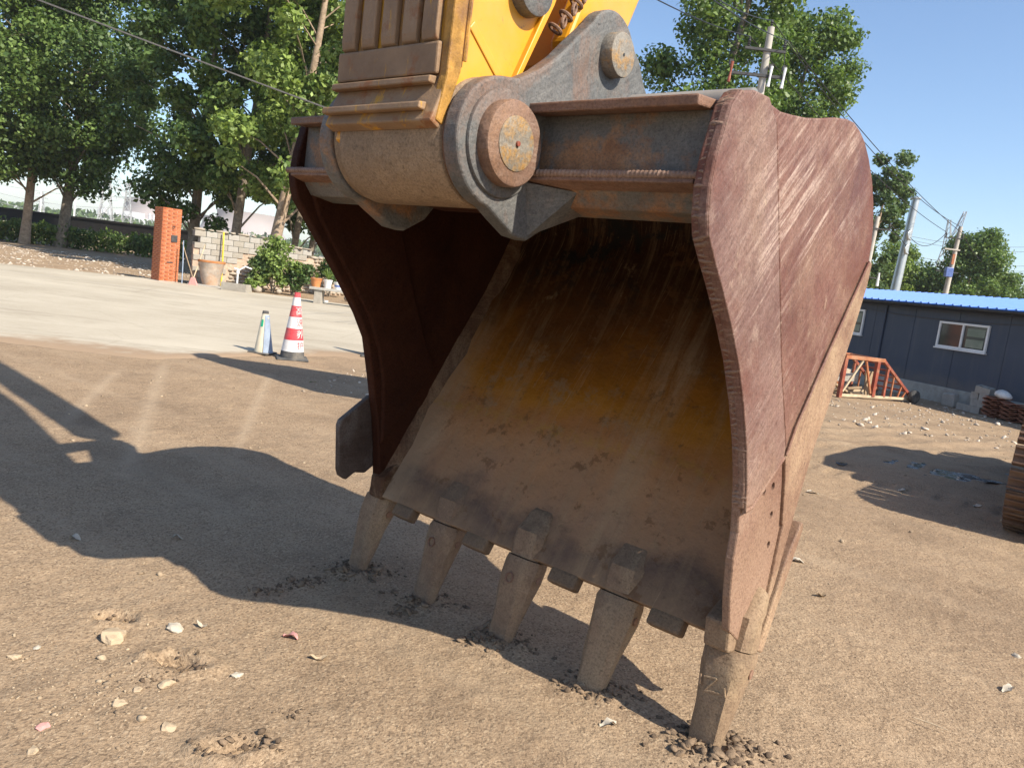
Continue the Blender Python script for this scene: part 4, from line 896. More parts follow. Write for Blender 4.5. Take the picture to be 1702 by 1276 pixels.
stick(a_, b_, .028, 'yellowpipe', 'yellow_pipe', 'yellow pipe standing upright against the block wall', 'pipe')
tp = empty('standpipe', at(394, 470, 25.45), 0, 'white plastic water standpipe rising from the trough', 'pipe'); tp.location.z = 0
MB().tube([(0, 0, .0), (0, 0, .56), (.02, 0, .62), (-.0, 0, .68), (-.12, 0, .70)], .032, 10).build('riser', M['wplastic'], tp, smooth=50)
MB().tube([(-.02, 0, .62), (.22, .05, .80), (.42, .1, .74)], .026, 8).build('branch', M['wplastic'], tp, smooth=50)
MB().lathe([(.05, .54), (.055, .58), (.05, .62)], 12).build('collar', M['wplastic'], tp)
# stone bench with pots
bc = gnd(560, 508); bench = empty('stone_bench', bc, R(2), 'pale stone slab bench carrying flower pots', 'bench')
MB().box((-.85, -.22, .42), (1.0, .22, .50)).build('seat', M['conc'], bench, bevel=.01)
for x_ in (-.58, .58): MB().box((x_ - .12, -.17, 0), (x_ + .12, .17, .419)).build('leg', M['block'], bench, bevel=.01)
def leaf_blades(n, h, spread, w, mat, seed):
    r_ = np.random.default_rng(seed); Q = []
    for i in range(n):
        a = r_.uniform(0, 6.28); sp = r_.uniform(.2, 1) * spread; hh = h * r_.uniform(.6, 1.1); d = np.array((math.cos(a), math.sin(a), 0)); s_ = np.array((-math.sin(a), math.cos(a), 0)) * w
        P = [np.array((0, 0, 0)) + d * sp * (u ** 1.6) + np.array((0, 0, hh * (u - .35 * u * u * sp / spread))) for u in (0, .35, .7, 1)]
        for k in range(3):
            w0, w1 = (1, .85, .5, .05)[k], (1, .85, .5, .05)[k + 1]; Q.append([P[k] - s_ * w0, P[k] + s_ * w0, P[k + 1] + s_ * w1, P[k + 1] - s_ * w1])
    return quads_mesh('foliage', np.array(Q), mat)
def leaf_cloud(centres, radii, n, size, seed, up=.35, drop=0):
    n = int(n)
    r_ = np.random.default_rng(seed); C = np.asarray(centres, float); Rr = np.asarray(radii, float)
    wgt = Rr ** 2 / (Rr ** 2).sum(); idx = r_.choice(len(C), n, p=wgt)
    d = r_.normal(size=(n, 3)); d /= np.linalg.norm(d, axis=1)[:, None]; rad_ = Rr[idx] * (r_.random(n) ** .45) * r_.uniform(.75, 1.12, n)
    P = C[idx] + d * rad_[:, None] * np.array((1, 1, .8))
    nrm = d * .5 + r_.normal(size=(n, 3)) * .55 + np.array((0, 0, up)); nrm /= np.linalg.norm(nrm, axis=1)[:, None]
    t = np.cross(nrm, r_.normal(size=(n, 3))); t /= np.linalg.norm(t, axis=1)[:, None]; b = np.cross(nrm, t); s = size * r_.uniform(.6, 1.35, n)[:, None]
    t = t * s; b = b * s * .78
    return np.stack([P - t * .55, P - b * .5 - t * .05 + nrm * s * .06, P + t * .6 - nrm * s * .08, P + b * .5 - t * .05 + nrm * s * .06], 1)
for i, (x_, r_, h_, mt, lab) in enumerate(((-.70, .17, .27, 'terra', 'terracotta flower pot at the left end of the bench'), (-.34, .135, .26, 'potw', 'white pot with spiky plant on the bench'), (-.02, .13, .22, 'potw', 'white and blue pot in the middle of the bench'), (.25, .125, .22, 'potw', 'white and blue pot nearest the bucket on the bench'))):
    pt = empty('flower_pot', bench.matrix_basis @ Vector((x_, 0, .50)), 0, lab, 'flower pot', 'pots on the stone bench')
    MB().lathe([(r_ * .75, 0), (r_ * .9, h_ * .6), (r_, h_ * .86), (r_ * 1.06, h_ * .88), (r_ * 1.06, h_), (r_ * .9, h_), (r_ * .85, h_ * .9)], 24).build('pot', M[mt], pt, smooth=40)
    if i >= 2: MB().lathe([(r_ * .865, h_ * .35), (r_ * .915, h_ * .6)], 24, cap=False).build('blue_band', M['potb'], pt, smooth=40).scale = (1.02, 1.02, 1)
    fo = link('foliage', leaf_blades((26, 60, 18, 18)[i], (.22, .42, .2, .18)[i], (.18, .34, .16, .14)[i], .014, M['leafy'], 300 + i), pt); fo.location = (0, 0, h_ * .88)
bk = gnd(541, 503); tag(MB().lathe([(.07, 0), (.09, .06), (.09, .07)], 16, (bk.x, bk.y, 0)).build('white_dish', M['wplastic']), 'small white dish on the ground under the bench', 'dish')
def shrub(loc, blobs, n, size, mats, lab, name='shrub', stems=5, seed=1, group='shrubs along the block wall'):
    t = empty(name, loc, 0, lab, 'shrub', group); r_ = random.Random(seed)
    link('foliage', quads_mesh('foliage', leaf_cloud([b[:3] for b in blobs], [b[3] for b in blobs], n, size, seed), M[mats]), t)
    mb = MB()
    for k in range(stems):
        b = r_.choice(blobs); mb.tube([(r_.uniform(-.08, .08), r_.uniform(-.05, .05), 0), (b[0] * .5, b[1] * .5, b[2] * .5), b[:3]], [.022, .016, .008], 6)
    mb.build('stem', M['bark'], t); return t
g_ = gnd(452, 486); g_.y -= .0
shrub(g_, [(-.05, 0, 1.72, .36), (.28, .1, 1.55, .34), (-.30, 0, 1.35, .40), (.1, -.1, 1.2, .45), (.62, 0, 1.02, .33), (.82, .1, .95, .26), (-.5, 0, .85, .36), (.15, -.1, .75, .42), (-.35, -.1, .42, .28), (.3, 0, .4, .25)], 2300, .11, 'leafy', 'tall bright green bushy shrub before the block wall', seed=21)
g2 = gnd(437, 484)
shrub(g2, [(-.25, 0, .95, .34), (.05, 0, .72, .36), (-.3, 0, .5, .28), (.2, 0, .95, .3), (.0, -.1, .38, .24)], 900, .13, 'leafb', 'grey green leafy shrub below the tall bright shrub', seed=22)
shrub(gnd(487, 490), [(0, 0, .85, .36), (.3, 0, .62, .34), (-.25, 0, .55, .3), (.1, 0, .32, .26), (.45, 0, .95, .25)], 1300, .10, 'leafd', 'dark green round shrub left of the stone bench', seed=23)
g3 = gnd(545, 492)
shrub(g3, [(0, 0, 1.15, .4), (-.25, 0, .9, .33), (.3, 0, 1.3, .4), (.2, 0, .8, .4), (.6, 0, .9, .4)], 1500, .11, 'leafd', 'dark leafy shrub with yellow fruit behind the bench', seed=24)
shrub(gnd(413, 486), [(0, 0, .35, .16), (.15, 0, .28, .14), (-.12, 0, .2, .12)], 260, .10, 'leafy', 'small yellowish plant beside the block trough', seed=25, stems=2)
for i, (x_, y_) in enumerate(((451, 484), (468, 486))):
    a_ = gnd(x_, y_); b_ = at(x_ + (1 if i == 0 else 8), y_ - (42 if i == 0 else 45), a_.y); stick(a_, b_, .022, 'woodl', 'garden_stake', ('pale upright garden stake in front of the tall shrub', 'pale leaning garden stake right of the tall shrub')[i], 'stake')
rk = gnd(424, 486); 
for i, (x_, y_, s) in enumerate(((425, 486, .24), (462, 488, .16), (575, 500, .2))):
    p = gnd(x_, y_); tag(link('stone', stm[i + 1], None, (p.x, p.y + .1, s * .42), (0, 0, i), (s * 1.3, s, s)), ('yellowish boulder at the foot of the grey green shrub', 'pinkish rock between the two garden stakes', 'rock beneath the right part of the bench')[i], 'rock')

# ------------------------------------------------------------------ trees
def poplar(px_, py_, Y, h, cb, rw, n, size, leaf, lab, seed, tr=.2, lean=(0, 0), bark='bark', nbl=46, squash=1.0, wide=False, dens=2.5, group='poplars at the left of the yard', prof=None):
    r_ = random.Random(seed); base = at(px_, py_, Y); base.z = 0
    t = empty('poplar_tree', base, 0, lab, 'tree', group)
    def spine(u): return Vector((lean[0] * u + .25 * math.sin(u * 5 + seed) * u, lean[1] * u + .2 * math.cos(u * 4 + seed) * u, h * u))
    us = np.linspace(0, .96, 14)
    MB().tube([spine(u) for u in us], [tr * (1.12 - u) * (1.25 if u == 0 else 1) for u in us], 10).build('trunk', M[bark], t, smooth=60)
    C, Q = [], []; mb = MB(); nbl = int(nbl * 1.35); rw = rw * 1.12
    for i in range(nbl):
        u = cb + (1 - cb) * ((i + r_.random()) / nbl); v = (u - cb) / (1 - cb)
        rr = rw * (prof(v) if prof else (.62 + 1.75 * v if v < .4 else 1.32 - .8 * (v - .4)) if h > 15 and Y > 30 else (.55 + 1.1 * v if v < .35 else .94 - .8 * ((v - .35) / .65) ** 1.7)); a = i * 2.4 + r_.uniform(-.5, .5); f = r_.uniform(.35, 1.0)
        s = spine(u); c = s + Vector((math.cos(a) * rr * f, math.sin(a) * rr * f * squash, r_.uniform(-.2, .5)))
        C.append(tuple(c)); Q.append(rw * r_.uniform(.17, .34))
        if i % 2 == 0:
            s0 = spine(max(.05, u - .09)); mb.tube([s0, s0.lerp(c, .5) + Vector((0, 0, .25)), c], [tr * .30 * (1.1 - u), tr * .2 * (1.1 - u), .012], 5)
    mb.build('limbs', M[bark], t, smooth=60)
    link('crown', quads_mesh('crown', leaf_cloud(C, Q, n * dens, size * .95, seed, .25), M[leaf]), t)
    return t
poplar(40, 405, 45.6, 19, .21, 4.4, 15000, .23, 'leaf', 'pale trunked poplar in full sun at the far left', 1, .24, (1.2, 0), 'barkl', 60)
poplar(101, 392, 47, 20, .20, 4.2, 16000, .23, 'leafd', 'dark poplar with leaning trunk over the girder', 2, .30, (2.2, 0), 'bark', 60)
poplar(-95, 405, 43, 19, .20, 4.8, 12000, .24, 'leaf', 'sunlit poplar whose crown enters at the left edge', 3, .25, (1.0, 0), 'bark', 50)
poplar(322, 372, 36, 18, .13, 3.0, 15000, .20, 'leafd', 'dark dense poplar right behind the brick pillar', 4, .23, (.6, 0), 'bark', 60)
poplar(388, 388, 34, 17, .20, 2.7, 11000, .20, 'leaf', 'straight poplar with pale grey trunk behind the block wall', 5, .20, (1.0, 0), 'bark', 44)
poplar(448, 390, 31, 17, .22, 3.1, 13500, .20, 'leafy', 'bright sunlit poplar with leaning trunk behind the tall shrub', 6, .22, (2.4, -.8), 'barkl', 52)
poplar(484, 412, 38, 17, .16, 2.6, 9500, .21, 'leafd', 'slim dark poplar just left of the bucket', 7, .16, (1.2, 0), 'bark', 40)
poplar(512, 418, 40, 18, .17, 3.2, 9000, .22, 'leaf', 'poplar half hidden behind the left bucket edge', 8, .16, (1.6, 0), 'bark', 40)
#poplar(205, 380, 70, 24, .33, 4.5, 9000, .30, 'leafd', 'tall poplar standing back between the leaning poplar and the pillar', 9, .25, (1.5, 0), 'bark', 46)
poplar(1105, 470, 34, 19.5, .16, 3.5, 17000, .18, 'leaf', 'big glossy poplar rising behind the bucket top', 10, .3, (2.2, 0), 'bark', 64, group='poplars behind the bucket', prof=lambda v: .95 - .35 * v if v > .2 else .7)
poplar(1215, 500, 40, 15.8, .16, 3.4, 14000, .19, 'leaf', 'poplar behind the near concrete utility pole', 11, .28, (2.0, 0), 'bark', 56, group='poplars behind the bucket', prof=lambda v: .95 - .5 * v)
poplar(1404, 540, 48, 11.2, .28, 1.9, 4500, .20, 'leafb', 'narrow poplar peeping out right of the bucket', 12, .17, (1.2, 0), 'barkl', 30, group='poplars behind the bucket', prof=lambda v: .9 - .3 * v)
RB = [(1462, 540, 62, 8.2, 2.6, 5200, 'leafy', 'bushy tree behind the steel pole on the left'), (1532, 545, 66, 6.6, 2.4, 3800, 'leaf', 'low tree right of the steel pole'), (1585, 550, 60, 9.6, 3.3, 8200, 'leaf', 'tallest rounded tree behind the shed roof'), (1640, 560, 64, 6.6, 2.6, 4200, 'leafb', 'tree behind the farthest wooden pole'), (1675, 565, 70, 5.9, 2.3, 2600, 'leafd', 'small tree at the right end of the tree row'), (1722, 570, 74, 7.2, 2.4, 2400, 'leafd', 'tree leaving the picture at the right edge'), (1555, 548, 72, 6.2, 2.6, 3200, 'leafd', 'dark tree between the steel pole and the rounded tree')]
for i, (x_, y_, Y, h, rw, n, lf, lab) in enumerate(RB):
    poplar(x_, y_, Y, h * .93, .12, rw * 1.25, n * 1.4, .20, lf, lab, 40 + i, .16, (.5, 0), 'bark', 34, group='trees behind the shed', prof=lambda v: .98 if v < .35 else 1.22 - .95 * v)
RC = [(1478, 540, 70, 7.0, 2.4, 3000, 'leaf', 'leafy tree filling the gap left of the steel pole'), (1512, 545, 74, 6.4, 2.6, 3000, 'leafy', 'yellow green tree directly behind the steel pole'), (1608, 555, 68, 7.4, 2.6, 4000, 'leafy', 'lighter tree on the right flank of the rounded tree'), (1658, 562, 72, 5.6, 2.3, 2600, 'leaf', 'low tree between the thin pole and the small end tree'), (1697, 568, 78, 5.4, 2.2, 2200, 'leafy', 'low light tree beside the right picture edge')]
for i, (x_, y_, Y, h, rw, n, lf, lab) in enumerate(RC):
    poplar(x_, y_, Y, h, .08, rw * 1.3, n * 1.5, .21, lf, lab, 60 + i, .14, (.4, 0), 'bark', 30, group='trees behind the shed', prof=lambda v: .95 if v < .35 else 1.15 - .9 * v)
# crop hedge along the verge, far woods
def leafstrip(name, a, b, depth, h, n, size, mat, lab, cat, seed, var=.25):
    r_ = np.random.default_rng(seed); a = np.array(a, float); b = np.array(b, float); u = r_.random(n); dd = (b - a)[:2]; nn = np.array((-dd[1], dd[0])); nn /= np.linalg.norm(nn)
    xy = a[None, :2] + dd[None] * u[:, None] + nn[None] * (r_.random(n)[:, None] * depth)
    hh = h * (1 + var * 2 * vnoise(xy[:, 0], xy[:, 1], 2.2 / max(h, .5), seed)); z = hh * r_.random(n) ** .7
    P = np.stack([xy[:, 0], xy[:, 1], z], -1); d = r_.normal(size=(n, 3)); d[:, 2] = np.abs(d[:, 2]) * .6; d /= np.linalg.norm(d, axis=1)[:, None]
    t = np.cross(d, r_.normal(size=(n, 3))); t /= np.linalg.norm(t, axis=1)[:, None]; bb_ = np.cross(d, t); s = size * r_.uniform(.6, 1.4, n)[:, None]
    t = t * s; t[:, 2] += s[:, 0] * .3; bb_ = bb_ * s * .55
    tag(link(name, quads_mesh(name, np.stack([P - t * .5, P - bb_ * .5, P + t * .5, P + bb_ * .5], 1), M[mat])), lab, cat, kind='stuff')
leafstrip('crop_row', (-40.5, 41.5), (-18.5, 50.5), 2.2, 1.25, 15000, .22, 'crop', 'leafy green crop growing along the dirt verge', 'crop', 61)
leafstrip('crop_row', (-62, 36), (-40.6, 42), 2.2, 1.35, 6000, .24, 'crop', 'leafy crop continuing at the far left of the verge', 'crop', 62)
leafstrip('far_wood', (-420, 420), (40, 520), 30, 9, 7000, 3.2, 'leafd', 'far off belt of trees on the plain', 'trees', 63)
leafstrip('far_wood', (-190, 160), (-95, 190), 12, 3.2, 3500, 1.0, 'leaf', 'scrubby green hedge beyond the dry field', 'trees', 64)
leafstrip('far_wood', (20, 300), (420, 230), 30, 8, 7000, 2.4, 'leafd', 'far off trees beyond the shed', 'trees', 65)

# ------------------------------------------------------------------ dark girder on piers
ga = at(-260, 330, 62); gb = at(330, 402, 62); ga.z = gb.z = 0
gd = empty('pipe_girder', ga, math.atan2(gb.y - ga.y, gb.x - ga.x), 'long dark girder carried on square piers beyond the crops', 'girder'); L = (gb - ga).length
zt = at(130, 361, 62).z; zb = at(130, 382, 62).z
MB().box((0, -.5, zb), (L, .5, zt)).build('beam', M['girder'], gd, bevel=.02)
MB().box((0, -.62, zt - .12), (L, -.505, zt + .03)).build('top_flange', M['girder'], gd)
for x_ in (105, 238, -30):
    q = gd.matrix_basis.inverted() @ at(x_, 380, 62)
    MB().box((q.x - .72, -.6, 0), (q.x + .72, .6, zb - .003)).build('pier', M['girder'], gd, bevel=.02)

M['cablel'] = simple('pale_cable', (.11, .105, .10), .7, .2, 10, .2, .002)
# ------------------------------------------------------------------ utility poles and wires
def upole(px_, top, py_top, Y, r0, r1, mat, lab, name='utility_pole', lean=0.0):
    tpnt = at(top, py_top, Y); b = Vector((at(px_, CY, Y).x, Y, 0)); b.x = tpnt.x - lean
    t = empty(name, b, 0, lab, 'utility pole', 'utility poles'); h = tpnt.z
    MB().tube([(0, 0, 0), (lean * .5, 0, h * .5), (lean, 0, h)], [r0, (r0 + r1) / 2, r1], 16).build('shaft', M[mat], t, smooth=50)
    return t, b, h
def arm_on(t, z, x0, x1, th=.08, y=-.12, dz=0, mat='iron'): return MB().bar((x0, y, z), (x1, y, z + dz), th, th).build('crossarm', M[mat], t)
def insul(t, x, z, h=.22, y=-.12, mat='iron'):
    return MB().lathe([(.02, 0), (.055, .02), (.02, .05), (.055, .08), (.02, .11), (.05, .14), (.015, h)], 10, (x, y, z)).build('insulator', M[mat], t)
p1, b1, h1 = upole(1262, 1282, 46, 24, .17, .10, 'pole', 'concrete utility pole with two crossarms behind the bucket', lean=.1)
rd = Matrix.Rotation(R(14), 3, 'Z'); ppm = 24 / F_PX
arm_on(p1, h1 - .68, -.60, .60, .07, dz=.0); arm_on(p1, h1 - 1.42, -.92, .70, .08, dz=.02, mat='iron')
insul(p1, .55, h1 - .63, .28); insul(p1, -.5, h1 - .63, .28); insul(p1, .1, h1 + .0, .22, 0)
for x_, mt in ((-.95, 'red'), (.22, 'white'), (.62, 'white')):
    MB().tube([(x_, -.2, h1 - 1.72), (x_ + .02, -.2, h1 - 1.45), (x_ + .03, -.2, h1 - 1.14)], [.05, .03, .05], 8).build('fuse', M[mt], p1); MB().box((x_ - .05, -.22, h1 - 1.22), (x_ + .06, -.1, h1 - 1.08)).build('fuse_clamp', M['iron'], p1)
MB().tube([(.57, -.12, h1 - .65), (.6, -.2, h1 - 1.1)], .012, 5).build('drop_wire', M['wire'], p1)
p2, b2, h2 = upole(1497, 1523, 329, 42, .27, .19, 'steelpole', 'thick tapered galvanised steel pole behind the shed', lean=.35)
for z in (h2 - .02, h2 - 5.0): MB().lathe([(.27 if z > h2 - 1 else .36, z - .04), (.27 if z > h2 - 1 else .36, z + .04)], 16, (.33 if z > h2 - 1 else .15, 0, 0)).build('flange', M['steelpole'], p2)
for z, s in ((h2 - 1.75, -1), (h2 - 2.5, -1)):
    MB().tube([(.25, -.26, z), (.05, -.42, z - .15), (.12, -.38, z - .4), (.3, -.3, z - .45)], .07, 8).build('bracket', M['steelpole'], p2, smooth=50)
p3, b3, h3 = upole(1440, 1459, 360, 36, .15, .10, 'pole', 'slim concrete pole half hidden by the right bucket edge', lean=.15)
arm_on(p3, h3 - .55, -.3, .78, .05); insul(p3, .72, h3 - .52, .3); arm_on(p3, h3 - 2.75, -.1, .75, .05)
MB().tube([(.62, -.15, h3 - 3.1), (.62, -.15, h3 - 2.5)], [.07, .04], 8).build('fuse', M['white'], p3)
p4, b4, h4 = upole(1572, 1597, 377, 46, .19, .11, 'pole', 'concrete pole with a blue box in front of the rounded tree', lean=.25)
arm_on(p4, h4 - .72, -.62, .45, .06, dz=.05); insul(p4, .42, h4 - .68, .25); insul(p4, -.55, h4 - .68, .25); arm_on(p4, h4 - 1.35, -.5, .4, .08, mat='pole'); arm_on(p4, h4 - 2.65, -.75, .55, .06)
MB().box((-.30, -.42, h4 - 2.95), (.12, -.16, h4 - 2.4)).build('junction_box', M['potb'], p4, bevel=.03)
MB().box((.02, -.2, h4 - 2.2), (.16, -.13, h4 - 1.6)).build('sign_band', M['orange'], p4)
p5, b5, h5 = upole(1618, 1633, 432, 62, .16, .10, 'woodl', 'thin pole at the right end behind the shed', lean=.2)
arm_on(p5, h5 - .72, -.75, .72, .06); insul(p5, .68, h5 - .7, .3); insul(p5, -.7, h5 - .7, .3); arm_on(p5, h5 - 1.75, -.55, .35, .06)
def wire(a, b, sag, r, lab, mt='wire', n=26):
    a = Vector(a); b = Vector(b); return tag(MB().tube([a.lerp(b, t) - Vector((0, 0, sag * 4 * t * (1 - t))) for t in np.linspace(0, 1, n)], r, 5).build('power_line', M[mt]), lab, 'cable', 'overhead wires')
W1 = b1 + Vector((.65, -.12, h1 - .36)); W1b = b1 + Vector((.1, 0, h1 + .2)); W1c = b1 + Vector((-.5, -.12, h1 - .36))
W4 = b4 + Vector((.42, -.12, h4 - .42)); W4b = b4 + Vector((.25, 0, h4)); W4c = b4 + Vector((-.55, -.12, h4 - .42))
wire(W1, W4, .35, .016, 'upper right wire dropping from the near pole to the blue box pole')
wire(W1b, W4b, .75, .016, 'middle wire dropping from the near pole top')
wire(W1c, W4c, .5, .016, 'lower wire from the near pole crossarm towards the shed')
for k, (pa, lab) in enumerate(((W1, 'wire rising left from the outer insulator of the near pole'), (W1b, 'wire rising left from the near pole top'), (W1c, 'wire crossing the big glossy poplar from the near pole'))):
    e = at(1195 - 70 + k * 22, -45 + k * 14, 13) if k < 2 else at(1020, -40, 14); wire(pa, e, .12, .013, lab)
W5 = b5 + Vector((.68, -.12, h5 - .4)); W5c = b5 + Vector((-.7, -.12, h5 - .4))
wire(W4, W5, .3, .018, 'wire between the blue box pole and the thin end pole'); wire(W4b, b5 + Vector((.2, 0, h5)), .35, .018, 'top wire between the blue box pole and the thin end pole')
for k, (x0, y0_, x1, y1_) in enumerate(((1633, 462, 1730, 476), (1640, 468, 1730, 482))):
    wire(at(x0, y0_, 62), at(x1, y1_, 75), .2, .022, ('higher wire leaving the thin end pole to the right', 'lower wire leaving the thin end pole to the right')[k])
for k, (x0, y0_, x1, y1_) in enumerate(((1455, 378, 1730, 410), (1455, 384, 1730, 418), (1470, 413, 1730, 441), (1480, 418, 1730, 450))):
    wire(at(x0, y0_, 140), at(x1, y1_, 140), 1.2, .03, ('topmost distant line crossing right of the steel pole', 'second distant line right of the steel pole', 'third distant line right of the steel pole', 'lowest distant line right of the steel pole')[k], 'cable')
wire(b3 + Vector((.72, -.12, h3 - .25)), b2 + Vector((.2, -.3, h2 - 1.7)), .25, .018, 'slack wire from the slim pole to the steel pole'); wire(b2 + Vector((.3, -.3, h2 - 2.1)), W4c, .6, .018, 'wire sagging from the steel pole to the rounded tree')
wire(b3 + Vector((.6, -.12, h3 - .5)), b2 + Vector((.2, -.3, h2 - 2.6)), -.1, .018, 'lower looped wire between the slim pole and the steel pole')
wire(at(-400, -180, 17), at(1040, 359, 17), .10, .011, 'old twisted cable slanting across the left poplars', 'cablel', 40)
cp = at(1040, 359, 17); cpo = empty('cable_post', (cp.x, cp.y + .1, 0), 0, 'short wooden post behind the bucket holding the old cable', 'post')
MB().tube([(0, 0, 0), (0, 0, cp.z + .15)], [.09, .07], 12).build('shaft', M['wood'], cpo, smooth=50)
wire(at(-400, -183, 17.1), at(1040, 356, 17.1), .12, .007, 'thin wire wound along the old slanting cable', 'cablel', 40)

# ------------------------------------------------------------------ lattice pylons, power plant far off
def pylon(px_, py_top, py_base, Y, lab, arms=3, wide=.12, shape='a', mt='pylon', th=None):
    tp_ = at(px_, py_top, Y); b = Vector((tp_.x, Y, 0)); h = tp_.z; t = empty('lattice_pylon', b, R(20), lab, 'pylon', 'lattice pylons'); th = th or h * .006; hw = h * wide
    mb = MB(); zs = [0, .22, .42, .58, .70, .80, .88, .94, 1]; ws = [hw * (1 - .86 * z ** .75) for z in zs]
    for sx in (-1, 1):
        for sy in (-1, 1):
            for i in range(8): mb.bar((sx * ws[i], sy * ws[i], h * zs[i]), (sx * ws[i + 1], sy * ws[i + 1], h * zs[i + 1]), th * 1.3)
    mb.build('legs', M[mt], t); mb = MB()
    for i in range(8):
        for s in (-1, 1):
            for a, c in ((-1, 1), (1, -1)):
                mb.bar((a * ws[i], s * ws[i], h * zs[i]), (c * ws[i + 1], s * ws[i + 1], h * zs[i + 1]), th * .8); mb.bar((s * ws[i], a * ws[i], h * zs[i]), (s * ws[i + 1], c * ws[i + 1], h * zs[i + 1]), th * .8)
    mb.build('bracing', M[mt], t)
    for k in range(arms):
        z = h * (.66 + .13 * k); l = h * (.19 - .025 * k); mb = MB()
        for s in (-1, 1):
            mb.bar((0, 0, z), (s * l, 0, z + h * .004), th); mb.bar((0, 0, z + h * .04), (s * l, 0, z + h * .004), th * .8)
            for q in (.3, .6): mb.bar((s * l * q, 0, z), (s * l * q, 0, z + h * .04 * (1 - q)), th * .6)
            mb.bar((s * l, 0, z), (s * l, 0, z - h * .035), th * .7)
        mb.build('crossarm', M[mt], t)
    return b, h
d1 = pylon(180, 272, 372, 260, 'nearer lattice pylon left of the brick pillar', th=.22)
d2 = pylon(214, 300, 376, 330, 'farther lattice pylon just left of the brick pillar', th=.22)
d3 = pylon(70, 318, 365, 420, 'faint lattice pylon between the first two trunks', th=.26)
# cat-head pylon beyond the shed
tp_ = at(1588, 352, 150); b = Vector((tp_.x, 150, 0)); h = tp_.z; t = empty('lattice_pylon', b, R(30), 'pale lattice pylon with two raised horns behind the rounded tree', 'pylon', 'lattice pylons')
mb = MB()
for sx in (-1, 1):
    for sy in (-1, 1):
        mb.bar((sx * 2.6, sy * 2.6, 0), (sx * .7, sy * .7, h * .72), .14); mb.bar((sx * .7, sy * .7, h * .72), (sx * 2.3 + .9, sy * .25, h * (1.02 if sx > 0 else .93)), .12); mb.bar((sx * .1, sy * .6, h * .74), (sx * 2.1 + .9, sy * .2, h * (1.02 if sx > 0 else .93)), .10)
mb.build('legs', M['pylon'], t); mb = MB()
for k in range(9):
    z0, z1 = h * .08 * k, h * .08 * (k + 1); w0, w1 = 2.6 - 1.9 * k / 9, 2.6 - 1.9 * (k + 1) / 9
    for s in (-1, 1):
        for a in (-1, 1): mb.bar((a * w0, s * w0, z0), (-a * w1, s * w1, z1), .09); mb.bar((s * w0, a * w0, z0), (s * w1, -a * w1, z1), .09)
for sx in (-1, 1):
    for k in range(5):
        f = k / 5; g = (k + 1) / 5; e = h * (1.02 if sx > 0 else .93)
        mb.bar((sx * .7 + (sx * 1.6 + .9) * f, .4, h * .72 + (e - h * .72) * f), (sx * .1 + (sx * 2.0 + .9) * g, -.4, h * .74 + (e - h * .74) * g), .08)
mb.build('bracing', M['pylon'], t)
for k in range(5):
    for s in (-1, 1):
        pa = Vector((d1[0].x + s * d1[1] * (.17 - .02 * (k % 3)), d1[0].y, d1[1] * (.62 + .13 * (k % 3)))); pb = Vector((d2[0].x + s * d2[1] * (.17 - .02 * (k % 3)), d2[0].y, d2[1] * (.62 + .13 * (k % 3))))
        if k < 3: wire(pa, pb, 1.5, .06, ('lowest', 'middle', 'topmost')[k] + (' left' if s < 0 else ' right') + ' conductor strung between the two pylons by the pillar', 'pylon', 10).__setitem__('group', 'far conductors between pylons')
for k in range(6):
    x0, y0_ = -30, 300 + k * 13; x1, y1_ = 300, 322 + k * 14
    wire(at(x0, y0_, 270), at(x1, y1_, 285), 3 + k % 3, .07, ('first', 'second', 'third', 'fourth', 'fifth', 'sixth')[k] + ' from the top of the far conductors behind the left trunks', 'pylon', 16)['group'] = 'far conductors'
def lamp(px_, pt, Y, lab):
    a = at(px_, pt, Y); t = empty('lamp_post', Vector((a.x, Y, 0)), 0, lab, 'lamp post', 'far posts'); MB().tube([(0, 0, 0), (0, 0, a.z)], [.14, .09], 8).build('shaft', M['white'], t); MB().box((-.35, -.1, a.z - .02), (.35, .1, a.z + .1)).build('head', M['white'], t)
lamp(126, 300, 110, 'pale post right of the leaning poplar trunk'); lamp(69, 305, 130, 'thin post right of the pale trunked poplar')
# cooling towers
for x_, yt, Y, rt, lab in ((262, 335, 620, 22, 'pale cooling tower left of the brick pillar'), (414, 355, 640, 24, 'pale cooling tower between poplar trunks behind the wall'), (372, 362, 900, 22, 'fainter cooling tower behind the block wall')):
    a = at(x_, yt, Y); t = empty('cooling_tower', Vector((a.x, Y, 0)), 0, lab, 'cooling tower', 'cooling towers'); H = a.z
    MB().lathe([(rt * (1 + 1.0 * (1 - z) ** 2.1 - .06 * math.sin(z * 3.1) + .04 * z), H * z) for z in np.linspace(.06, 1, 14)], 40, cap=False).build('shell', M['tower'], t, smooth=60)
    mb = MB()
    for k in range(24): c, s = math.cos(k * math.pi / 12), math.sin(k * math.pi / 12); mb.bar((c * rt * 2.05, s * rt * 2.05, 0), (c * rt * 1.9, s * rt * 1.9, H * .065), 1.2)
    mb.build('legs', M['tower'], t)
plant = empty('power_plant', at(190, 375, 560), 0, 'white tanks and sheds of a far power plant', 'power plant'); plant.location.z = 0
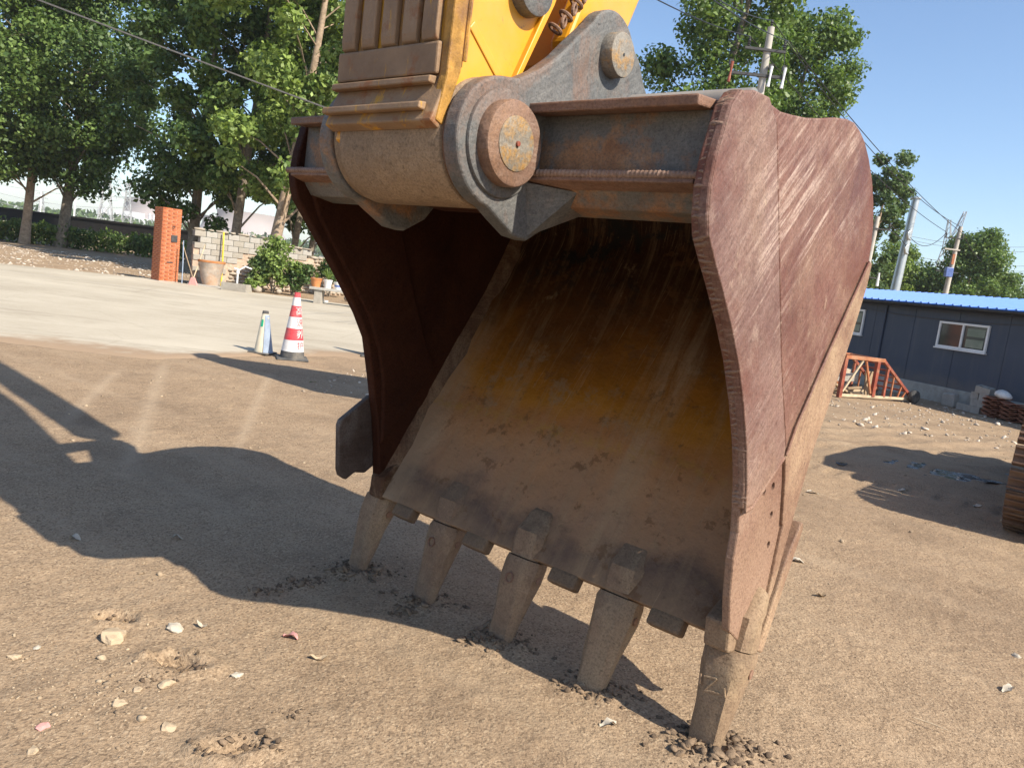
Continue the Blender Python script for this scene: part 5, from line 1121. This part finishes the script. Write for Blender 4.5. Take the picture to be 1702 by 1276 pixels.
def pl(px0, px1, pt, kind):
    c = at((px0 + px1) / 2, pt, 560); w_ = (px1 - px0) * 560 / F_PX / 2; x_ = c.x - plant.location.x
    if kind == 'tank': MB().lathe([(w_, 0), (w_, c.z * .8), (w_ * .8, c.z * .95), (w_ * .25, c.z)], 20, (x_, 0, 0)).build('tank', M['tank'], plant, smooth=40)
    elif kind == 'dome': MB().lathe([(w_, 0)] + [(w_ * math.cos(q), c.z * (.3 + .7 * math.sin(q))) for q in np.linspace(0, 1.45, 8)], 24, (x_, 10, 0)).build('dome', M['tank'], plant, smooth=40)
    elif kind == 'stack': MB().tube([(x_, 14, 0), (x_, 14, c.z)], [w_, w_ * .7], 12).build('chimney', M['tank'], plant)
    else: MB().box((x_ - w_, -8, 0), (x_ + w_, 8, c.z)).build('shed', M['tank'], plant)
for a in ((163, 170, 342, 'tank'), (171, 178, 344, 'tank'), (180, 188, 347, 'tank'), (187, 210, 354, 'dome'), (200, 232, 352, 'shed'), (231, 236, 352, 'stack'), (238, 243, 354, 'stack'), (210, 245, 362, 'shed'), (150, 168, 362, 'shed')): pl(*a)

# ------------------------------------------------------------------ the shed
HA = Vector((9.083, 17.275, 0)); house = empty('shed', HA, math.atan2(-.946, .326), 'long navy blue shed with bright blue ribbed metal roof', 'shed')
# local: x along the front wall (towards the viewer's right), y into the shed
MB().box((-7, .0, .0), (6, .12, 2.04)).build('front_wall', M['navy'], house)
for x_ in (-6.88, 6.0): MB().box((x_, .121, 0), (x_ + .12, 3.9, 2.04)).build('end_wall', M['navy'], house)
MB().box((-7.0, 3.901, 0), (6.12, 4.02, 2.04)).build('rear_wall', M['navy'], house)
for x_ in np.arange(-6.4, 6, 1.18): MB().box((x_, -.008, .34), (x_ + .015, -.0005, 2.0)).build('panel_joint', M['navy'], house)
MB().box((-7.05, -.07, -.05), (6.05, -.002, .34)).build('plinth', M['conc'], house, bevel=.012)
ROY0, ROZ0, ROY1, ROZ1 = -.28, 2.09, 2.0, 2.44
sl2 = math.atan2(ROZ1 - ROZ0, ROY1 - ROY0); ln = math.hypot(ROZ1 - ROZ0, ROY1 - ROY0)
Mr = Matrix.Translation((0, ROY0, ROZ0)) @ Matrix.Rotation(sl2, 4, 'X')
MB().box((-7.3, 0, -.02), (6.4, ln, .0), Mr).build('roof_sheet', M['blue'], house)
Mr2 = Matrix.Translation((0, ROY1 + (ROY1 - ROY0), ROZ0)) @ Matrix.Rotation(math.pi, 4, 'Z') @ Matrix.Rotation(sl2, 4, 'X')
MB().box((-6.4, 0, -.02), (7.3, ln - .002, .0), Mr2).build('roof_sheet', M['blue'], house)
ribm = MB().add([(-.028, 0, .0005), (.028, 0, .0005), (.014, 0, .03), (-.014, 0, .03), (-.028, ln, .0005), (.028, ln, .0005), (.014, ln, .03), (-.014, ln, .03)], [(0, 1, 2, 3), (7, 6, 5, 4), (1, 5, 6, 2), (2, 6, 7, 3), (3, 7, 4, 0), (0, 4, 5, 1)]).mesh('roof_rib', M['blue'])
for k in range(65): link('roof_rib', ribm, house, Mr @ Vector((-7.2 + k * .208, -.012, 0)), (sl2, 0, 0))
MB().box((-7.3, ROY0 + .02, ROZ0 - .12), (6.4, ROY0 + .05, ROZ0 - .022)).build('fascia', M['girder'], house)
MB().tube([(-7.3, ROY0 + .0, ROZ0 - .05), (6.4, ROY0 + .0, ROZ0 - .05)], .022, 8).build('gutter', M['iron'], house)
MB().tube([(-1.35, -.03, .1), (-1.35, -.03, 2.0)], .028, 8).build('downpipe', M['navy'], house)
MB().box((-7.2, ROY0 + .052, ROZ0 - .06), (6.3, -.002, ROZ0 - .03)).build('soffit', M['girder'], house)
def window(x0, x1, z0, z1):
    wn = MB().box((x0 + .03, -.018, z0 + .03), (x1 - .03, -.006, z1 - .03)).build('window', M['glass'], house)
    f = .045
    for lo, hi in (((x0, z0), (x1, z0 + f)), ((x0, z1 - f), (x1, z1)), ((x0, z0 + f), (x0 + f, z1 - f)), ((x1 - f, z0 + f), (x1, z1 - f)), (((x0 + x1) / 2 - .022, z0 + f), ((x0 + x1) / 2 + .022, z1 - f))):
        MB().box((lo[0], -.05, lo[1]), (hi[0], -.003, hi[1])).build('frame', M['white'], wn, bevel=.004)
    MB().box((x0 - .02, -.075, z0 - .03), (x1 + .02, -.0025, z0 - .002)).build('sill', M['white'], wn, bevel=.004)
    xm = (x0 + x1) / 2
    for za, zb_ in ((z0 + .07, z0 + .24), (z0 + .30, z1 - .10)): MB().box((xm + .1, -.0215, za), (x1 - .1, -.0185, zb_)).build('pane', M['curtain'], wn)
_m = Mat('pale_curtain', .3, .5); _m.color(_m.ramp(_m.noise(3, 3), [(.35, (.12, .16, .12)), (.65, (.24, .27, .22))])); M['curtain'] = _m.m
window(.235, 1.47, 1.185, 1.745); window(-3.25, -2.0, 1.2, 1.82)
wire(house.matrix_basis @ Vector((-3.0, -.03, 1.93)), house.matrix_basis @ Vector((2.6, -.03, 1.86)), .12, .006, 'thin cable drooping along the shed wall under the eave', 'cable')
# red steel ramp frame on wheels, filled with scrap timber
fa, fb = gnd(1394, 660), gnd(1500, 668); fb = fa + (fb - fa).normalized() * 2.0
fr = empty('steel_ramp_frame', fa, math.atan2((fb - fa).y, (fb - fa).x), 'red oxide steel ramp frame on small wheels holding scrap', 'ramp frame')
for y_ in (0, .85):
    for nm, a, b, w_, mt in (('top_rail', (-.02, y_, .80), (1.02, y_, .80), .07, 'orange'), ('sloping_rail', (1.0, y_, .80), (1.92, y_, .12), .055, 'red'), ('bottom_rail', (0, y_, .05), (1.88, y_, .07), .05, 'woodl'), ('post', (.0, y_, .0), (.0, y_, .78), .075, 'red'), ('post', (.86, y_, .06), (.86, y_, .78), .075, 'red'), ('post', (1.16, y_, .06), (1.16, y_, .64), .05, 'red'), ('diagonal_brace', (.06, y_, .12), (.46, y_, .76), .038, 'woodl'), ('diagonal_brace', (.54, y_, .76), (.8, y_, .12), .038, 'orange'), ('strut', (1.36, y_, .08), (1.36, y_, .5), .03, 'orange'), ('strut', (1.55, y_, .08), (1.62, y_, .34), .03, 'orange'), ('strut', (1.68, y_, .08), (1.76, y_, .22), .03, 'orange')):
        MB().bar(a, b, w_).build(nm, M[mt], fr, bevel=.004)
for x_ in (.04, .5, .98): MB().bar((x_, .03, .80), (x_, .82, .80), .06).build('cross_rail', M['orange'], fr, bevel=.004)
for k in range(5): MB().bar((1.1 + k * .17, .03, .725 - k * .126), (1.1 + k * .17, .82, .725 - k * .126), .035).build('rung', M['red'], fr, bevel=.003)
for y_ in (-.10, .95):
    wh = MB().lathe([(.055, -.055), (.105, -.06), (.135, -.035), (.135, .035), (.105, .06), (.055, .055)], 24, (0, 0, 0), 'x').build('wheel', M['tyre'], fr, smooth=50); wh.location = (1.9, y_, .135); wh.rotation_euler = (0, 0, R(90))
    h_ = MB().lathe([(.055, -.04), (.055, .04)], 16, (0, 0, 0), 'x').build('hub', M['conc'], wh)
Mf = fr.matrix_basis
for i, (lo, hi, rot, mt, lab) in enumerate((((-.3, -.08, 0), (.3, .08, .12), (0, R(8), .3), 'rubble', 'top broken concrete lump inside the ramp frame'), ((-.35, -.1, 0), (.35, .1, .15), (0, R(-4), -.2), 'conc', 'lower broken concrete lump inside the ramp frame'), ((-.55, -.06, 0), (.55, .06, .05), (0, R(18), .2), 'wood', 'weathered plank sloping inside the ramp frame'), ((-.5, -.05, 0), (.5, .05, .05), (0, R(-12), -.35), 'wood', 'second weathered plank inside the ramp frame'), ((-.17, -.02, 0), (.17, .02, .52), (R(-8), 0, .1), 'wood', 'brown board standing upright inside the ramp frame'))):
    c = [(.42, .5, .44), (.40, .45, .28), (.45, .4, .10), (.5, .55, .06), (1.24, .4, .01)][i]
    o = MB().box(lo, hi).build(('concrete_lump', 'concrete_lump', 'plank', 'plank', 'board')[i], M[mt], None, bevel=.015); o.location = Mf @ Vector(c); o.rotation_euler = (rot[0], rot[1], rot[2] + fr.rotation_euler.z); tag(o, lab, ('rubble', 'rubble', 'plank', 'plank', 'board')[i])
# white block, grey hollow blocks, roof tiles, bag
Hm = house.matrix_basis; hr = house.rotation_euler.z
hp = lambda px_, py_, off=.25: (lambda g: g)(Hm.inverted() @ gnd(px_, py_))
def along(px_): # point in front of the plinth seen at that bearing
    d_ = gnd(px_, 670); n_ = Vector((.946, .326)); k = (HA.x * n_.x + HA.y * n_.y - .42) / (d_.x * n_.x + d_.y * n_.y); return Vector((d_.x * k, d_.y * k, 0))
q = along(1579); o = MB().add([(-.16, -.08, 0), (.16, -.08, 0), (.16, .08, 0), (-.16, .08, 0), (-.15, -.07, .27), (.14, -.07, .29), (.14, .07, .29), (-.15, .07, .27)], [(0, 3, 2, 1), (4, 5, 6, 7), (0, 1, 5, 4), (1, 2, 6, 5), (2, 3, 7, 6), (3, 0, 4, 7)]).build('pale_block', M['conc'], bevel=.03); o.location = q; o.rotation_euler = (R(6), 0, hr); tag(o, 'pale rounded block leaning on the shed plinth', 'block')
def hollow():
    mb = MB()
    for lo, hi in (((-.145, -.09, 0), (.145, -.065, .135)), ((-.145, .065, 0), (.145, .09, .135)), ((-.145, -.0648, 0), (-.115, .0648, .135)), ((-.015, -.0648, 0), (.015, .0648, .135)), ((.115, -.0648, 0), (.145, .0648, .135))): mb.box(lo, hi)
    return mb.mesh('hollow_block', M['conc'])
hm_ = hollow(); s_ax = Vector((.326, -.946, 0)); n_ax = Vector((-.946, -.326, 0)); q = along(1606)
LB = ['bottom left', 'second in the bottom row', 'third in the bottom row', 'bottom right', 'left in the second layer', 'right in the second layer', 'left in the third layer', 'right in the third layer', 'tilted one on top']
k = 0
for (a_, l_) in ((0, 0), (.2, 0), (.40, 0), (.60, 0), (.32, 1), (.53, 1), (.28, 2), (.49, 2), (.42, 3)):
    tag(link('hollow_block', hm_, None, q + s_ax * a_ + n_ax * (.04 * (k % 3)) + Vector((0, 0, l_ * .137)), ((R(0), 0, hr + R(90) + random.uniform(-.1, .1)) if l_ < 3 else (R(8), R(6), hr + .2))), 'grey hollow block by the shed, ' + LB[k] + ' of the pile', 'block', 'hollow blocks piled by the shed'); k += 1
q = along(1682); q = q + n_ax * .15
tlm = []
for v in range(3):
    mb = MB(); n = 10; r_ = random.Random(v)
    for sdz in (0, -.014):
        for i in range(n + 1):
            for y_ in (-.16, .16): mb.v.append(((i / n - .5) * .34, y_, .018 * math.sin(i / n * math.pi * 2 + v) + sdz + r_.uniform(-.002, .002)))
    m_ = 2 * (n + 1)
    for i in range(n):
        a = 2 * i; mb.f += [(a, a + 2, a + 3, a + 1), (m_ + a, m_ + a + 1, m_ + a + 3, m_ + a + 2), (a, m_ + a, m_ + a + 2, a + 2), (a + 1, a + 3, m_ + a + 3, m_ + a + 1)]
    mb.f += [(0, 1, m_ + 1, m_), (m_ - 2, 2 * m_ - 2, 2 * m_ - 1, m_ - 1)]
    tlm.append(mb.mesh('roof_tile', M['tile'], smooth=50))
LT = ['left', 'middle', 'right']
for s3 in range(3):
    st_ = empty('tile_stack', q + s_ax * (s3 * .38 - .19), hr, LT[s3] + ' stack of brown clay roof tiles before the shed', 'tile stack', 'stacks of roof tiles')
    for l_ in range(14 - 2 * s3): link('roof_tile', tlm[l_ % 3], st_, (random.uniform(-.02, .02), random.uniform(-.02, .02), .034 + l_ * .027), (0, 0, random.uniform(-.06, .06)))
bgv = ICO_V * rng.uniform(.85, 1.15, (12, 1)); bm = bmesh.new(); vs = [bm.verts.new(c) for c in bgv]; [bm.faces.new([vs[i] for i in f]) for f in ICO_F]; bmesh.ops.subdivide_edges(bm, edges=bm.edges, cuts=2, use_grid_fill=True)
for v in bm.verts: v.co = v.co.normalized() * (1 + .07 * math.sin(v.co.x * 9) * math.cos(v.co.z * 11)); v.co = Vector((v.co.x * .17, v.co.y * .13, v.co.z * .075 + .05 * max(0, v.co.z - .3) ** 2)); v.co.z += .07
me = bpy.data.meshes.new('sack'); bm.to_mesh(me); bm.free(); me.materials.append(M['bag']); [setattr(p_, 'use_smooth', True) for p_ in me.polygons]
tag(link('sack', me, None, q + s_ax * -.10 + Vector((0, 0, .385)), (0, R(8), hr)), 'white woven sack lying on the roof tiles', 'sack')

# ------------------------------------------------------------------ parked machine at the right edge
mc = empty('parked_excavator', B(2.7, 6.6, 0), BROT, 'rusty crawler track of an excavator parked at the right edge', 'excavator')
def mco(mb, name, mat, parent=mc, **k):
    mb.v = [(x - 2.7, d - 6.6, z) for x, d, z in mb.v]; return mb.build(name, M[mat], parent, **k)
r_t = .46; d0, d1_ = 4.42 + r_t, 8.8 - r_t
shoe = MB().box((-.30, -.078, -.012), (.30, .078, .012)).box((-.30, -.07, .0125), (.30, -.055, .04)).box((-.30, -.008, .0125), (.30, .008, .03)).box((-.30, .052, .0125), (.30, .067, .035)).mesh('track_shoe', M['track'], bevel=.003, seg=1)
per = 2 * (d1_ - d0) + 2 * math.pi * r_t; n = int(per / .172)
for xs_ in (1.47, 3.85):
    for i in range(n):
        s = per * i / n; Ls = d1_ - d0
        if s < Ls: p_ = (d0 + s, 0.02); ang = math.pi
        elif s < Ls + math.pi * r_t: a = (s - Ls) / r_t - math.pi / 2; p_ = (d1_ + r_t * math.cos(a), r_t + .02 + r_t * math.sin(a)); ang = a + math.pi / 2 + math.pi
        elif s < 2 * Ls + math.pi * r_t: p_ = (d1_ - (s - Ls - math.pi * r_t), 2 * r_t + .02); ang = 0
        else: a = (s - 2 * Ls - math.pi * r_t) / r_t + math.pi / 2; p_ = (d0 + r_t * math.cos(a), r_t + .02 + r_t * math.sin(a)); ang = a - math.pi / 2
        link('track_shoe', shoe, mc, (xs_ - 2.7, p_[0] - 6.6, p_[1] + .02), (ang, 0, 0))
    mco(MB().prism([(d0, .12), (d1_, .12), (d1_, .78), (d0, .78)], xs_ - .12, xs_ + .12), 'track_frame', 'track', bevel=.03)
    for dd in (d0, d1_): mco(MB().lathe([(r_t - .05, xs_ - .16), (r_t - .05, xs_ + .16)], 28, (0, dd, r_t + .04), 'x'), 'idler_wheel', 'track', bevel=.02, smooth=40)
mco(MB().prism([(5.4, .5), (8.0, .5), (8.0, 1.0), (5.4, 1.0)], 1.72, 3.7), 'undercarriage', 'iron', bevel=.03)
mco(MB().prism([(5.72, 1.12), (8.2, 1.12), (8.2, 1.75), (7.6, 1.98), (6.2, 2.02), (5.72, 1.9)], 1.62, 4.1), 'machine_house', 'yellow', bevel=.06)
mco(MB().prism([(5.2, 1.12), (6.6, 1.12), (6.6, 2.9), (5.5, 2.9), (5.2, 2.2)], 3.1, 4.05), 'cab', 'glass', bevel=.05)
# added boom shape behind the bucket, outlined to cast the shadow near the cones
bs = empty('boom_shadow_caster', B(-2.4, 4.0, 0), BROT, 'yellow boom-shaped shadow caster added behind the bucket', 'boom')
mb = MB().prism([(2.75, 4.3), (2.92, 4.38), (3.95, 2.85), (4.5, 1.6), (4.7, .0), (3.75, .0), (3.45, 1.1), (3.12, 1.8), (2.72, 2.4)], -2.65, -2.2); mb.v = [(x + 2.4, d - 4.0, z) for x, d, z in mb.v]; mb.build('caster_plate', M['yellow'], bs, bevel=.02)
mb = MB().lathe([(.16, -2.72), (.16, -2.13)], 24, (0, 2.95, 4.15), 'x'); mb.v = [(x + 2.4, d - 4.0, z) for x, d, z in mb.v]; mb.build('caster_boss', M['grey'], bs, smooth=40)

# ------------------------------------------------------------------ hazy air over the plain
hm = bpy.data.materials.new('haze_air'); hm.use_nodes = True; hn = hm.node_tree; hn.nodes.clear()
ho = hn.nodes.new('ShaderNodeOutputMaterial'); hv = hn.nodes.new('ShaderNodeVolumePrincipled'); hv.inputs['Density'].default_value = .0003; hv.inputs['Color'].default_value = (.86, .90, .97, 1); hv.inputs['Anisotropy'].default_value = .2
hn.links.new(hv.outputs[0], ho.inputs['Volume'])
tag(MB().box((-1300, -200, -1.2), (1300, 3300, 48)).build('haze', hm), 'thin pale haze over the plain', 'haze', kind='stuff')
scn.cycles.volume_bounces = 1
